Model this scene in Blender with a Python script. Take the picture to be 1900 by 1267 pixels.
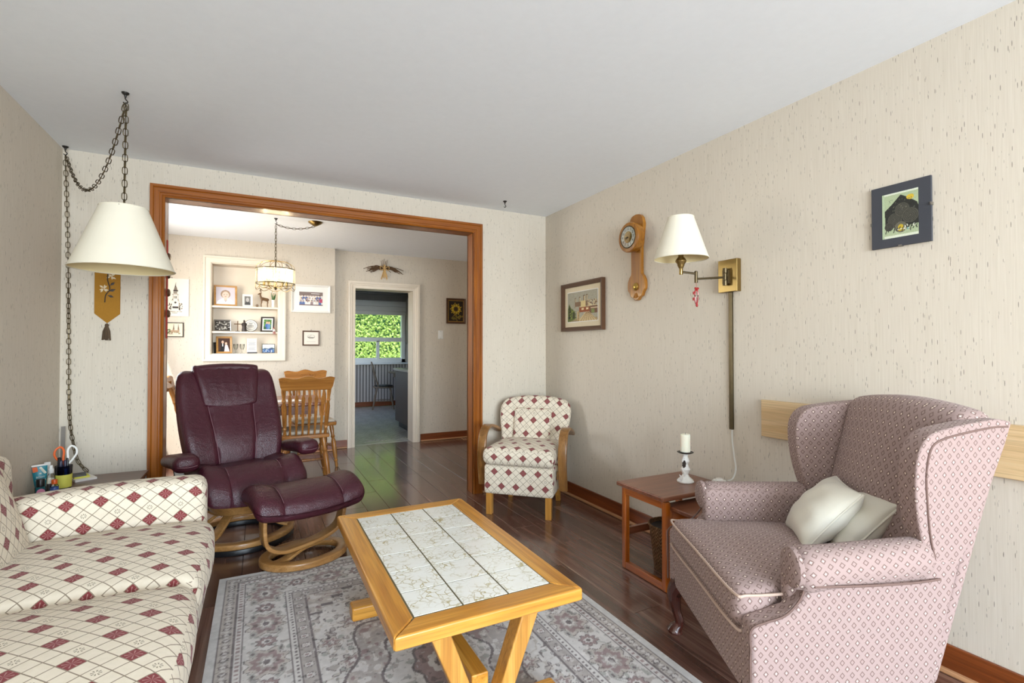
import bpy, math, random
import numpy as np
from mathutils import Vector, Matrix
random.seed(7); np.random.seed(7)
PI = math.pi
scn = bpy.context.scene
COL = scn.collection
for o in list(bpy.data.objects): bpy.data.objects.remove(o)

# ------------------------------------------------------------------ camera
cam_d = bpy.data.cameras.new('camera'); cam = bpy.data.objects.new('camera', cam_d); COL.objects.link(cam)
cam_d.sensor_width = 36.0; cam_d.lens = 36.0 * 918.0 / 1900.0; cam_d.clip_start = 0.02
cam.location = (0, 0, 1.226)
cam.rotation_euler = (PI/2 + math.atan2(13.5, 918), 0, -math.atan2(469, 918))
scn.camera = cam

# ------------------------------------------------------------------ world, sun, daylight, exposure
vs = scn.view_settings
vs.view_transform = 'Standard'; vs.look = 'None'; vs.gamma = 1.0; vs.use_curve_mapping = False
vs.exposure = 0.0
world = bpy.data.worlds.new('sky'); scn.world = world; world.use_nodes = True
wn = world.node_tree; wn.nodes.clear()
wo = wn.nodes.new('ShaderNodeOutputWorld'); wb = wn.nodes.new('ShaderNodeBackground'); wsky = wn.nodes.new('ShaderNodeTexSky')
wsky.sky_type = 'NISHITA'; wsky.sun_disc = False; wsky.sun_elevation = math.radians(48); wsky.sun_rotation = math.radians(200)
wb.inputs['Strength'].default_value = 0.8
wn.links.new(wsky.outputs[0], wb.inputs[0]); wn.links.new(wb.outputs[0], wo.inputs[0])
def lamp(name, kind, loc, rot, energy, color=(1,1,1), **kw):
    d = bpy.data.lights.new(name, kind); d.energy = energy; d.color = color
    for k, v in kw.items(): setattr(d, k, v)
    o = bpy.data.objects.new(name, d); COL.objects.link(o); o.location = loc; o.rotation_euler = rot
    return o
lamp('sun_offscreen', 'SUN', (0, -5, 12), (math.radians(42), 0, math.radians(-20)), 5.0, (1, .96, .9), angle=0.02)
# daylight, each lamp lying flat in its window opening, on the outside: the living room's front window behind the camera
# and the dining room's window to the left, whose light falls through the opening (shadows of clock and wall lamp)
lamp('window_front_offscreen', 'AREA', (0.60, -3.34, 1.42), (math.radians(90), 0, 0), 370, (.76, .89, 1.0), shape='RECTANGLE', size=2.7, size_y=1.6)
lamp('window_dining_offscreen', 'AREA', (-1.19, 5.15, 1.5), (0, math.radians(-90), 0), 42, (1.0, .97, .93), shape='RECTANGLE', size=1.3, size_y=1.3)

# ------------------------------------------------------------------ colour / node helpers
def lin(c):
    c = c/255.0
    return c/12.92 if c <= .04045 else ((c+.055)/1.055)**2.4
def rgb(r, g, b): return (lin(r), lin(g), lin(b), 1.0)
class NT:
    def __init__(s, name):
        s.m = bpy.data.materials.new(name); s.m.use_nodes = True; s.t = s.m.node_tree
        s.b = s.t.nodes['Principled BSDF']
    def n(s, typ, **kw):
        n = s.t.nodes.new(typ)
        for k, v in kw.items(): setattr(n, k, v)
        return n
    def put(s, sock, val):
        if hasattr(val, 'is_linked') or isinstance(val, bpy.types.NodeSocket): s.t.links.new(val, sock)
        elif val is not None: sock.default_value = val
    def math(s, op, a, b=None, c=None):
        n = s.n('ShaderNodeMath', operation=op)
        for i, x in enumerate((a, b, c)):
            if x is not None: s.put(n.inputs[i], x)
        return n.outputs[0]
    def mix(s, f, a, b):
        n = s.n('ShaderNodeMix', data_type='RGBA')
        s.put(n.inputs[0], f); s.put(n.inputs[6], a); s.put(n.inputs[7], b)
        return n.outputs[2]
    def coord(s, kind='Object'):
        return s.n('ShaderNodeTexCoord').outputs[kind]
    def xyz(s, v):
        n = s.n('ShaderNodeSeparateXYZ'); s.put(n.inputs[0], v); return n.outputs
    def vec(s, x, y, z=0.0):
        n = s.n('ShaderNodeCombineXYZ')
        for i, q in enumerate((x, y, z)): s.put(n.inputs[i], q)
        return n.outputs[0]
    def scale(s, v, sc, loc=(0,0,0)):
        n = s.n('ShaderNodeMapping'); s.put(n.inputs[0], v); n.inputs['Scale'].default_value = sc; n.inputs['Location'].default_value = loc
        return n.outputs[0]
    def noise(s, v, sc=5, det=3, rough=.5, dist=0.0):
        n = s.n('ShaderNodeTexNoise'); s.put(n.inputs['Vector'], v); n.inputs['Scale'].default_value = sc
        n.inputs['Detail'].default_value = det; n.inputs['Roughness'].default_value = rough; n.inputs['Distortion'].default_value = dist
        return n.outputs[0]
    def voro(s, v, sc=5, feature='F1', rnd=1.0):
        n = s.n('ShaderNodeTexVoronoi', feature=feature); s.put(n.inputs['Vector'], v); n.inputs['Scale'].default_value = sc
        n.inputs['Randomness'].default_value = rnd
        return n.outputs
    def ramp(s, f, stops):
        n = s.n('ShaderNodeValToRGB'); s.put(n.inputs[0], f); e = n.color_ramp.elements
        while len(e) < len(stops): e.new(.5)
        for i, (p, c) in enumerate(stops):
            e[i].position = p; e[i].color = c if len(c) == 4 else (*c, 1)
        return n.outputs[0]
    def bump(s, h, strength=.2, dist=.01):
        n = s.n('ShaderNodeBump'); s.put(n.inputs['Height'], h); n.inputs['Strength'].default_value = strength; n.inputs['Distance'].default_value = dist
        s.put(s.b.inputs['Normal'], n.outputs[0])
    def out(s, color=None, rough=.5, metal=0.0, spec=None, **kw):
        if color is not None: s.put(s.b.inputs['Base Color'], color)
        s.put(s.b.inputs['Roughness'], rough); s.b.inputs['Metallic'].default_value = metal
        if spec is not None: s.b.inputs['Specular IOR Level'].default_value = spec
        for k, v in kw.items(): s.put(s.b.inputs[k.replace('_', ' ')], v)
        return s.m
M = {}
def plain(name, c, rough=.5, metal=0.0, var=.06, sc=14, spec=None, **kw):
    t = NT(name); nz = t.noise(t.coord(), sc, 3)
    lo = tuple(x*(1-var) for x in c[:3]) + (1,); hi = tuple(min(1, x*(1+var)) for x in c[:3]) + (1,)
    M[name] = t.out(t.mix(nz, lo, hi), rough, metal, spec, **kw)
    return M[name]
def wood(name, c0, c1, c2, axis=0, rough=.35, sc=1.0, rings=1.0, coat=0.0, rnd=.0):
    """long grain along the object's axis (0 x, 1 y, 2 z)"""
    t = NT(name); v = t.coord()
    st = [22*sc, 22*sc, 22*sc]; st[axis] = 1.1*sc
    oi = t.n('ShaderNodeObjectInfo').outputs['Random']
    add = t.n('ShaderNodeVectorMath', operation='ADD'); t.put(add.inputs[0], v)
    t.put(add.inputs[1], t.vec(t.math('MULTIPLY', oi, 9.0), t.math('MULTIPLY', oi, 5.0), t.math('MULTIPLY', oi, 7.0)))
    vv = add.outputs[0]
    n1 = t.noise(t.scale(vv, st), 1.0*rings, 4, .55, 1.2)
    st2 = [160*sc]*3; st2[axis] = 3*sc
    n2 = t.noise(t.scale(vv, st2), 1.0, 2, .6)
    base = t.ramp(n1, [(.28, c0), (.5, c1), (.72, c2)])
    fine = t.math('MULTIPLY', t.math('SUBTRACT', .56, n2), 1.6)
    fine = t.math('MAXIMUM', fine, 0.0)
    col = t.mix(fine, base, tuple(x*.45 for x in c0[:3]) + (1,))
    if rnd:
        hs = t.n('ShaderNodeHueSaturation'); t.put(hs.inputs['Color'], col)
        t.put(hs.inputs['Value'], t.math('ADD', 1.0-rnd/2, t.math('MULTIPLY', oi, rnd))); col = hs.outputs[0]
    t.bump(n2, .06, .004)
    M[name] = t.out(col, rough, 0.0, None, Coat_Weight=coat, Coat_Roughness=.12)
    return M[name]

# wallpaper: cream ground, fine vertical threads, sparse dark vertical flecks
def wallpaper(name, base, thread, fleck):
    t = NT(name); p = t.xyz(t.coord()); s_ = t.math('ADD', p[0], p[1])
    v = t.vec(s_, p[2], 0.0)
    thr = t.noise(t.scale(v, (230, 5, 1)), 1.0, 2, .6)
    big = t.noise(t.scale(v, (1.3, .8, 1)), 1.0, 2)
    c = t.mix(t.math('MULTIPLY', thr, .95), base, thread)
    def flecks(sx, sz, off, thrs, keep):
        vo = t.voro(t.scale(v, (sx, sz, 1), (off, off*.7, 0)), 1.0)
        cx = t.xyz(vo[1])
        return t.math('MULTIPLY', t.math('LESS_THAN', vo[0], thrs), t.math('LESS_THAN', cx[0], keep))
    f1 = flecks(108, 12, .3, .125, .80); f2 = flecks(150, 18, 4.1, .125, .85)
    c = t.mix(t.math('MULTIPLY', f2, .45), c, fleck)
    c = t.mix(t.math('MULTIPLY', f1, .66), c, fleck)
    t.bump(thr, .08, .003)
    M[name] = t.out(c, .72, 0, .25)
wallpaper('wallpaper', rgb(221, 211, 196), rgb(198, 186, 168), rgb(84, 74, 62))
t = NT('ceiling_paint'); nz = t.noise(t.coord(), 26, 4, .6); t.bump(nz, .12, .004)
M['ceiling_paint'] = t.out(t.mix(nz, rgb(238, 241, 244), rgb(244, 247, 250)), .85, 0, .2)
plain('white_trim', rgb(226, 213, 194), .45, var=.03)
plain('white_gloss', rgb(240, 238, 232), .3, var=.02)
plain('white_frame', rgb(232, 228, 220), .4, var=.02)
plain('window_vinyl', rgb(238, 241, 242), .35, var=.02)
plain('shade_cream', rgb(229, 221, 202), .8, var=.02)
plain('shade_lining', rgb(232, 214, 165), .8, var=.02)
plain('antique_brass', rgb(150, 126, 78), .28, .95, var=.12, sc=30)
plain('dark_brass', rgb(96, 84, 62), .38, .9, var=.15, sc=40)
plain('bright_brass', rgb(196, 160, 84), .22, .95, var=.1)
plain('black_plastic', rgb(24, 24, 26), .35)
plain('dark_metal', rgb(58, 56, 54), .4, .8)
plain('steel', rgb(150, 146, 138), .35, .9)
plain('dull_steel', rgb(120, 112, 104), .6, .2)
plain('white_plastic', rgb(238, 236, 230), .35, var=.02)
plain('red_cloth', rgb(170, 52, 44), .8)
plain('red_gloss', rgb(150, 26, 28), .3)
plain('paper_white', rgb(236, 232, 226), .8, var=.02)
plain('paper_yellow', rgb(222, 218, 96), .7, var=.03)
plain('orange_plastic', rgb(224, 98, 32), .35)
plain('teal_plastic', rgb(28, 128, 142), .4)
plain('blue_plastic', rgb(60, 92, 160), .35)
plain('navy_plastic', rgb(38, 40, 66), .35)
plain('green_leaf', rgb(52, 104, 52), .6)
plain('pink_label', rgb(214, 140, 170), .5)
plain('grey_card', rgb(88, 88, 90), .6)
plain('candle_wax', rgb(240, 234, 214), .55, var=.02, Subsurface_Weight=.2)
plain('bronze_figure', rgb(112, 82, 52), .5, .2, var=.2)
plain('dark_figure', rgb(58, 48, 42), .55, var=.2)
plain('straw', rgb(196, 160, 104), .8, var=.25, sc=60)
plain('twig', rgb(92, 66, 40), .85, var=.3, sc=60)
plain('kitchen_wood', rgb(122, 104, 86), .6, var=.15)
plain('kitchen_cabinet', rgb(104, 93, 86), .5, var=.05)
plain('kitchen_slat', rgb(186, 178, 172), .6, var=.05)
plain('kitchen_gap', rgb(58, 52, 48), .8)
plain('kitchen_wall', rgb(206, 204, 200), .7)
plain('laminate_top', rgb(196, 192, 184), .35)
plain('blind_white', rgb(222, 224, 224), .6, var=.02)
plain('grey_beam', rgb(120, 116, 112), .7)
plain('pillow_satin', rgb(222, 216, 200), .38, var=.05, sc=9, Sheen_Weight=.2)
plain('dark_wood_frame', rgb(84, 54, 32), .4, var=.2, sc=40)
plain('black_frame', rgb(40, 32, 28), .4)
plain('mat_beige', rgb(214, 198, 168), .8, var=.03)
plain('mat_slate', rgb(64, 65, 71), .85, var=.04)
plain('mustard_cloth', rgb(160, 112, 32), .9, var=.1, sc=120)
plain('tassel_thread', rgb(92, 74, 56), .95, var=.3, sc=150)
plain('underside', rgb(40, 36, 34), .9)
plain('subfloor', rgb(36, 26, 22), .8)
plain('grout', rgb(98, 88, 60), .8)
plain('cord_white', rgb(224, 222, 214), .5)
plain('rope_pad', rgb(196, 186, 170), .9)
plain('grass', rgb(86, 118, 52), .9, var=.3, sc=3)
plain('bark', rgb(76, 62, 48), .9)
wood('oak_light', rgb(176, 112, 34), rgb(206, 142, 52), rgb(222, 162, 74), 1, .33, coat=.3)
wood('oak_light_x', rgb(176, 112, 34), rgb(206, 142, 52), rgb(222, 162, 74), 0, .33, coat=.3)
wood('oak_light_z', rgb(170, 112, 44), rgb(200, 142, 62), rgb(218, 162, 84), 2, .33, coat=.3)
wood('oak_chair', rgb(140, 88, 34), rgb(172, 112, 48), rgb(196, 136, 66), 2, .35, coat=.2)
wood('oak_chair_x', rgb(140, 88, 34), rgb(172, 112, 48), rgb(196, 136, 66), 0, .35, coat=.2)
wood('clock_oak', rgb(128, 74, 12), rgb(162, 104, 26), rgb(182, 124, 40), 2, .3, coat=.3)
wood('casing_z', rgb(122, 60, 4), rgb(150, 82, 13), rgb(168, 98, 22), 2, .32, coat=.12)
wood('casing_x', rgb(122, 60, 4), rgb(150, 82, 13), rgb(168, 98, 22), 0, .28, coat=.3)
wood('baseboard_y', rgb(104, 50, 20), rgb(130, 66, 28), rgb(146, 78, 36), 1, .35)
wood('baseboard_x', rgb(104, 50, 20), rgb(130, 66, 28), rgb(146, 78, 36), 0, .35)
wood('shoe_y', rgb(176, 124, 84), rgb(196, 146, 104), rgb(206, 160, 120), 1, .45)
wood('shoe_x', rgb(176, 124, 84), rgb(196, 146, 104), rgb(206, 160, 120), 0, .45)
wood('teak_x', rgb(108, 60, 38), rgb(132, 78, 52), rgb(146, 92, 64), 0, .3, coat=.25)
wood('teak_y', rgb(146, 70, 8), rgb(178, 92, 14), rgb(198, 112, 26), 1, .3, coat=.25)
wood('teak_z', rgb(146, 70, 8), rgb(178, 92, 14), rgb(198, 112, 26), 2, .3, coat=.25)
wood('walnut_top', rgb(84, 50, 34), rgb(106, 66, 46), rgb(120, 78, 56), 0, .3, coat=.2)
wood('beech_bent', rgb(150, 104, 54), rgb(172, 124, 70), rgb(186, 140, 86), 0, .33, coat=.3)
wood('rail_board', rgb(204, 168, 120), rgb(216, 184, 138), rgb(224, 196, 152), 1, .5)
wood('mahogany', rgb(58, 26, 20), rgb(78, 36, 28), rgb(92, 46, 36), 2, .25, coat=.4)
wood('arm_oak', rgb(112, 74, 34), rgb(138, 94, 46), rgb(156, 112, 60), 2, .3, coat=.3)
wood('plank', rgb(80, 54, 44), rgb(110, 78, 66), rgb(138, 104, 90), 1, .26, sc=.75, rnd=.35, coat=.6)
wood('gold_frame', rgb(164, 116, 56), rgb(190, 142, 78), rgb(204, 160, 96), 0, .35)

def leather(name, c0, c1):
    t = NT(name); v = t.coord()
    a = t.noise(v, 6, 3); b = t.voro(v, 260, 'F1')[0]; w = t.noise(t.scale(v, (9, 22, 9)), 1.0, 4, .6, 1.5)
    h = t.math('ADD', t.math('MULTIPLY', b, .25), t.math('MULTIPLY', w, 1.2)); t.bump(h, .42, .010)
    M[name] = t.out(t.mix(a, c0, c1), t.math('ADD', .25, t.math('MULTIPLY', a, .12)), 0, .5)
leather('leather', rgb(58, 20, 31), rgb(74, 28, 40))
plain('stitch', rgb(120, 84, 90), .7)

def diamond_fabric(name):
    t = NT(name); u = t.xyz(t.coord('UV')); W, H = .0275, .026
    nz = t.noise(t.coord('UV'), 60, 2)
    X = t.math('DIVIDE', u[0], W); Y = t.math('DIVIDE', u[1], H)
    a = t.math('MULTIPLY', t.math('ADD', X, Y), .5); b = t.math('MULTIPLY', t.math('SUBTRACT', Y, X), .5)
    ia = t.math('ROUND', a); ib = t.math('ROUND', b)
    fa = t.math('SUBTRACT', a, ia); fb = t.math('SUBTRACT', b, ib)
    S = t.math('ADD', ia, ib); D = t.math('MULTIPLY', t.math('SUBTRACT', ia, ib), .5)
    def near0(x): return t.math('LESS_THAN', t.math('ABSOLUTE', x), .25)
    def cell(sh):
        S2 = t.math('SUBTRACT', S, sh)
        m4 = near0(t.math('FLOORED_MODULO', t.math('ADD', S2, .1), 4.0)) if False else t.math('LESS_THAN', t.math('FLOORED_MODULO', t.math('ADD', S2, .5), 4.0), 1.0)
        q = t.math('SUBTRACT', D, t.math('MULTIPLY', S2, .25))
        return t.math('MULTIPLY', m4, t.math('LESS_THAN', t.math('FLOORED_MODULO', t.math('ADD', q, .25), 2.0), .5))
    absa = t.math('ABSOLUTE', fa); absb = t.math('ABSOLUTE', fb); mx = t.math('MAXIMUM', absa, absb)
    red = t.math('MULTIPLY', cell(0.0), t.math('LESS_THAN', mx, .47))
    th = t.math('ARCTAN2', fa, fb); r = t.math('SQRT', t.math('ADD', t.math('MULTIPLY', fa, fa), t.math('MULTIPLY', fb, fb)))
    petal = t.math('GREATER_THAN', t.math('COSINE', t.math('MULTIPLY', th, 8.0)), .15)
    flower = t.math('MULTIPLY', cell(2.0), t.math('MULTIPLY', petal, t.math('MULTIPLY', t.math('LESS_THAN', r, .27), t.math('GREATER_THAN', r, .1))))
    star = t.math('MULTIPLY', t.math('GREATER_THAN', t.math('COSINE', t.math('MULTIPLY', th, 8.0)), .72), t.math('LESS_THAN', r, .45))
    line = t.math('GREATER_THAN', mx, .462)
    c = t.mix(nz, rgb(217, 204, 182), rgb(229, 217, 198))
    c = t.mix(t.math('MULTIPLY', line, .85), c, rgb(122, 104, 84))
    c = t.mix(t.math('MULTIPLY', flower, .8), c, rgb(112, 100, 78))
    rc = t.mix(t.math('MULTIPLY', star, .45), rgb(128, 56, 58), rgb(206, 170, 160))
    c = t.mix(red, c, rc)
    wv = t.noise(t.scale(t.coord('UV'), (900, 300, 1)), 1.0, 1); t.bump(wv, .1, .002)
    M[name] = t.out(c, .85, 0, .2, Sheen_Weight=.1)
diamond_fabric('diamond_fabric')
def lozenge_fabric(name):
    t = NT(name); u = t.xyz(t.coord('UV')); W, H = .0155, .0185
    X = t.math('DIVIDE', u[0], W); Y = t.math('DIVIDE', u[1], H)
    a = t.math('MULTIPLY', t.math('ADD', X, Y), .5); b = t.math('MULTIPLY', t.math('SUBTRACT', Y, X), .5)
    ia = t.math('ROUND', a); ib = t.math('ROUND', b)
    fa = t.math('SUBTRACT', a, ia); fb = t.math('SUBTRACT', b, ib)
    mx = t.math('MAXIMUM', t.math('ABSOLUTE', fa), t.math('ABSOLUTE', fb))
    row = t.math('LESS_THAN', t.math('FLOORED_MODULO', t.math('ADD', t.math('ADD', ia, ib), .5), 2.0), 1.0)
    ring = t.math('MULTIPLY', t.math('LESS_THAN', mx, .27), t.math('GREATER_THAN', mx, .165))
    dot = t.math('MULTIPLY', row, t.math('LESS_THAN', mx, .082))
    nz = t.noise(t.scale(t.coord('UV'), (500, 500, 1)), 1.0, 2)
    c = t.mix(nz, rgb(148, 126, 120), rgb(170, 147, 142))
    c = t.mix(t.math('MULTIPLY', ring, .72), c, rgb(96, 74, 66))
    c = t.mix(dot, c, rgb(242, 226, 206))
    t.bump(nz, .15, .002)
    M[name] = t.out(c, .9, 0, .15, Sheen_Weight=.08)
lozenge_fabric('lozenge_fabric')
plain('wing_piping', rgb(112, 88, 80), .85); plain('cushion_piping', rgb(192, 166, 150), .85)
# table tiles: white glaze with thin ochre crackle veins
t = NT('vein_tile'); v = t.coord()
oi = t.n('ShaderNodeObjectInfo').outputs['Random']
ad = t.n('ShaderNodeVectorMath', operation='ADD'); t.put(ad.inputs[0], v); t.put(ad.inputs[1], t.vec(t.math('MULTIPLY', oi, 13.0), t.math('MULTIPLY', oi, 29.0), 0.0))
dn = t.n('ShaderNodeTexNoise'); t.put(dn.inputs['Vector'], ad.outputs[0]); dn.inputs['Scale'].default_value = 22
mxv = t.n('ShaderNodeVectorMath', operation='MULTIPLY_ADD'); t.put(mxv.inputs[0], dn.outputs[1]); mxv.inputs[1].default_value = (.05, .05, .05); t.put(mxv.inputs[2], ad.outputs[0])
e = t.voro(mxv.outputs[0], 36, 'DISTANCE_TO_EDGE')[0]; g = t.noise(ad.outputs[0], 15, 2)
patch = t.math('MULTIPLY', t.math('MAXIMUM', t.math('SUBTRACT', t.noise(ad.outputs[0], 11, 3, .6), .40), 0.0), 4.2)
vein = t.math('MINIMUM', t.math('MULTIPLY', t.math('SUBTRACT', 1.0, t.math('MINIMUM', t.math('DIVIDE', e, .085), 1.0)), patch), .85)
c = t.mix(t.math('MULTIPLY', g, .5), rgb(242, 242, 238), rgb(230, 224, 204))
M['vein_tile'] = t.out(t.mix(vein, c, rgb(168, 150, 84)), .16, 0, .5)
# kitchen vinyl tile
t = NT('kitchen_tile'); v = t.coord(); a = t.noise(t.scale(v, (3, 16, 1)), 1.0, 4, .6, 2.0)
M['kitchen_tile'] = t.out(t.ramp(a, [(.34, rgb(128, 124, 118)), (.52, rgb(188, 186, 180)), (.7, rgb(212, 211, 206))]), .28, 0, .5)
# wicker
t = NT('wicker'); p = t.xyz(t.coord()); th = t.math('ARCTAN2', p[0], p[1])
wv = t.math('SINE', t.math('ADD', t.math('MULTIPLY', p[2], 330.0), t.math('MULTIPLY', t.math('SINE', t.math('MULTIPLY', th, 26.0)), 2.4)))
t.bump(wv, .7, .006); nz = t.noise(t.coord(), 40, 3)
M['wicker'] = t.out(t.mix(nz, rgb(104, 72, 44), rgb(140, 102, 64)), .8)
# printed colour attribute
t = NT('print'); at = t.n('ShaderNodeAttribute'); at.attribute_name = 'print'
M['print'] = t.out(at.outputs[0], .5, 0, .3)
t = NT('rug_print'); at = t.n('ShaderNodeAttribute'); at.attribute_name = 'print'; nz = t.noise(t.scale(t.coord(), (160, 260, 1)), 1.0, 2, .6)
t.bump(nz, .35, .004)
M['rug_print'] = t.out(t.mix(t.math('MULTIPLY', t.math('ABSOLUTE', t.math('SUBTRACT', nz, .5)), .5), at.outputs[0], rgb(120, 110, 104)), .95, 0, .1, Sheen_Weight=.15)
# glass
def glass(name, tint=(1,1,1,1), gl=.12):
    m = bpy.data.materials.new(name); m.use_nodes = True; nt = m.node_tree; nt.nodes.clear()
    o = nt.nodes.new('ShaderNodeOutputMaterial'); mx = nt.nodes.new('ShaderNodeMixShader')
    tr = nt.nodes.new('ShaderNodeBsdfTransparent'); gs = nt.nodes.new('ShaderNodeBsdfGlossy'); fr = nt.nodes.new('ShaderNodeLayerWeight')
    fr.inputs[0].default_value = gl; tr.inputs[0].default_value = tint; gs.inputs['Roughness'].default_value = .03
    nt.links.new(fr.outputs['Fresnel'], mx.inputs[0]); nt.links.new(tr.outputs[0], mx.inputs[1]); nt.links.new(gs.outputs[0], mx.inputs[2]); nt.links.new(mx.outputs[0], o.inputs[0])
    M[name] = m
glass('window_glass', (.97, .98, .97, 1), .2); glass('clear_glass', (.95, .96, .95, 1), .14); glass('lamp_glass', (.98, .95, .88, 1), .10)
glass('smoke_glass', (.55, .56, .62, 1), .15)
m = M['lamp_glass']; nt = m.node_tree; tl_ = nt.nodes.new('ShaderNodeBsdfTranslucent'); tl_.inputs[0].default_value = (1, .95, .86, 1); mx2 = nt.nodes.new('ShaderNodeMixShader'); mx2.inputs[0].default_value = .11
tr_ = [n for n in nt.nodes if n.type == 'BSDF_TRANSPARENT'][0]; mx1 = [n for n in nt.nodes if n.type == 'MIX_SHADER' and n != mx2][0]
nt.links.new(tr_.outputs[0], mx2.inputs[1]); nt.links.new(tl_.outputs[0], mx2.inputs[2]); nt.links.new(mx2.outputs[0], mx1.inputs[1])
def emit(name, col, st):
    t = NT(name); t.b.inputs['Emission Color'].default_value = col; t.b.inputs['Emission Strength'].default_value = st
    M[name] = t.out(col, .4)
emit('bulb_glow', (1, .86, .62, 1), 85)
# leaves
t = NT('hedge_leaf'); nz = t.noise(t.coord(), 1.6, 3); n2 = t.noise(t.coord(), 17, 2)
M['hedge_leaf'] = t.out(t.mix(t.math('MULTIPLY', n2, 1.1), t.mix(nz, rgb(48, 88, 26), rgb(104, 146, 48)), rgb(184, 206, 104)), .5, 0, .4, Subsurface_Weight=0.0)

# ------------------------------------------------------------------ mesh helpers
class MB:
    def __init__(s): s.v = []; s.f = []; s.uv = []
    def add(s, v, f, uv=None, T=None):
        o = len(s.v)
        for p in v:
            p = Vector(p)
            s.v.append(tuple(T @ p) if T is not None else tuple(p))
        for i, q in enumerate(f):
            s.f.append(tuple(o+k for k in q)); s.uv.append(uv[i] if uv else None)
        return s
    def box(s, x0, x1, y0, y1, z0, z1, T=None):
        v = [(x0,y0,z0),(x1,y0,z0),(x1,y1,z0),(x0,y1,z0),(x0,y0,z1),(x1,y0,z1),(x1,y1,z1),(x0,y1,z1)]
        return s.add(v, [(0,3,2,1),(4,5,6,7),(0,1,5,4),(1,2,6,5),(2,3,7,6),(3,0,4,7)], None, T)
    def prism(s, pts, axis, a0, a1, T=None):
        """pts: CCW 2D outline; axis 0: (y,z) outline, 1: (x,z), 2: (x,y)"""
        n = len(pts)
        def mk(p, a): return {0: (a, p[0], p[1]), 1: (p[0], a, p[1]), 2: (p[0], p[1], a)}[axis]
        v = [mk(p, a0) for p in pts] + [mk(p, a1) for p in pts]
        flip = (axis == 1)
        f = [tuple(range(n-1, -1, -1)), tuple(range(n, 2*n))] + [(i, (i+1) % n, n+(i+1) % n, n+i) for i in range(n)]
        if flip: f = [tuple(reversed(q)) for q in f]
        return s.add(v, f, None, T)
    def sweep(s, path, sec, up=(0,0,1), closed=False, scales=None, caps=True, T=None):
        P = [Vector(p) for p in path]; n = len(P); m = len(sec); vs_ = []; up = Vector(up); prev = None
        for i in range(n):
            if closed: tg = P[(i+1) % n]-P[i-1]
            else: tg = P[min(i+1, n-1)]-P[max(i-1, 0)]
            tg.normalize()
            side = tg.cross(up)
            if side.length < 1e-4: side = prev if prev is not None else tg.cross(Vector((1, .01, 0)))
            side = side.normalized()
            if prev is not None and side.dot(prev) < -.2 and not closed: side = -side
            prev = side; nn = side.cross(tg).normalized(); k = scales[i] if scales else 1.0
            kx, kz = k if isinstance(k, tuple) else (k, k)
            for a, b in sec: vs_.append(tuple(P[i] + side*a*kx + nn*b*kz))
        f = []
        for i in range(n if closed else n-1):
            j = (i+1) % n
            for a in range(m):
                b = (a+1) % m; f.append((i*m+a, i*m+b, j*m+b, j*m+a))
        if not closed and caps: f += [tuple(range(m-1, -1, -1)), tuple((n-1)*m+k for k in range(m))]
        f = [tuple(reversed(q)) for q in f]
        return s.add(vs_, f, None, T)
    def tube(s, path, r, seg=8, closed=False, scales=None, T=None):
        return s.sweep(path, [(r*math.cos(2*PI*k/seg), r*math.sin(2*PI*k/seg)) for k in range(seg)], (0,0,1) if True else None, closed, scales, True, T)
    def lathe(s, prof, seg=24, T=None, closed=False):
        v = []; f = []; n = len(prof)
        for r, z in prof:
            for k in range(seg): v.append((max(r, 1e-5)*math.cos(2*PI*k/seg), max(r, 1e-5)*math.sin(2*PI*k/seg), z))
        for i in range(n if closed else n-1):
            j = (i+1) % n
            for k in range(seg):
                l = (k+1) % seg; f.append((i*seg+k, i*seg+l, j*seg+l, j*seg+k))
        if not closed:
            f += [tuple(range(seg-1, -1, -1)), tuple((n-1)*seg+k for k in range(seg))]
        return s.add(v, f, None, T)
    def ell(s, c, r, seg=14, rings=8, T=None):
        pr = [(math.sin(PI*i/rings), -math.cos(PI*i/rings)) for i in range(rings+1)]
        m = Matrix.Translation(c) @ Matrix.Diagonal((r[0], r[1], r[2], 1))
        return s.lathe(pr, seg, (T @ m) if T is not None else m)
    def rbox(s, h, r, nx=6, ny=6, nz=4, fn=None, mode='box', off=(0,0), kr=3, T=None, uvs=1.0):
        """rounded box, half sizes h, corner radius r, deformed by fn(x,y,z); uv in metres"""
        def ax(hh, n):
            rr = min(r, hh*.999); a = [-hh + rr*(1-math.cos(PI/2*k/kr)) for k in range(kr)]
            mid = [-hh+rr + (2*hh-2*rr)*k/n for k in range(n+1)]
            return a + mid + [-q for q in reversed(a)]
        A = [ax(h[0], nx), ax(h[1], ny), ax(h[2], nz)]; key = {}; v = []; f = []; uv = []
        def rnd(p):
            q = Vector([max(-(h[i]-min(r, h[i]*.999)), min(h[i]-min(r, h[i]*.999), p[i])) for i in range(3)]); d = Vector(p)-q
            return q + d.normalized()*min(r, max(h)) if d.length > 1e-9 else Vector(p)
        def vid(p):
            k = tuple(round(c_, 5) for c_ in p)
            if k not in key:
                key[k] = len(v); q = rnd(p); v.append(fn(*q) if fn else tuple(q))
            return key[k]
        def uvof(p, d, sg):
            x, y, z = rnd(p)
            if mode == 'wrap':      # continuous over front edge, top and back
                if d == 0: q = (y, z)
                elif d == 1: q = (x, (y+z-h[2]) if sg < 0 else (y-z+h[2]))
                else: q = (x, y)
            elif mode == 'wrapx':   # continuous over both sides and the top
                if d == 1: q = (x, y+(h[2]-z)*sg)
                elif d == 0: q = ((x+(h[2]-z)*sg), y)
                else: q = (x, y)
            else:
                q = ((y, z), (x, z), (x, y))[d]
            if mode == 'cyl' and d != 1:
                q = (math.atan2(x, z)*(h[0]+h[2])/2, y)
            return (q[0]*uvs+off[0], q[1]*uvs+off[1])
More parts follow.
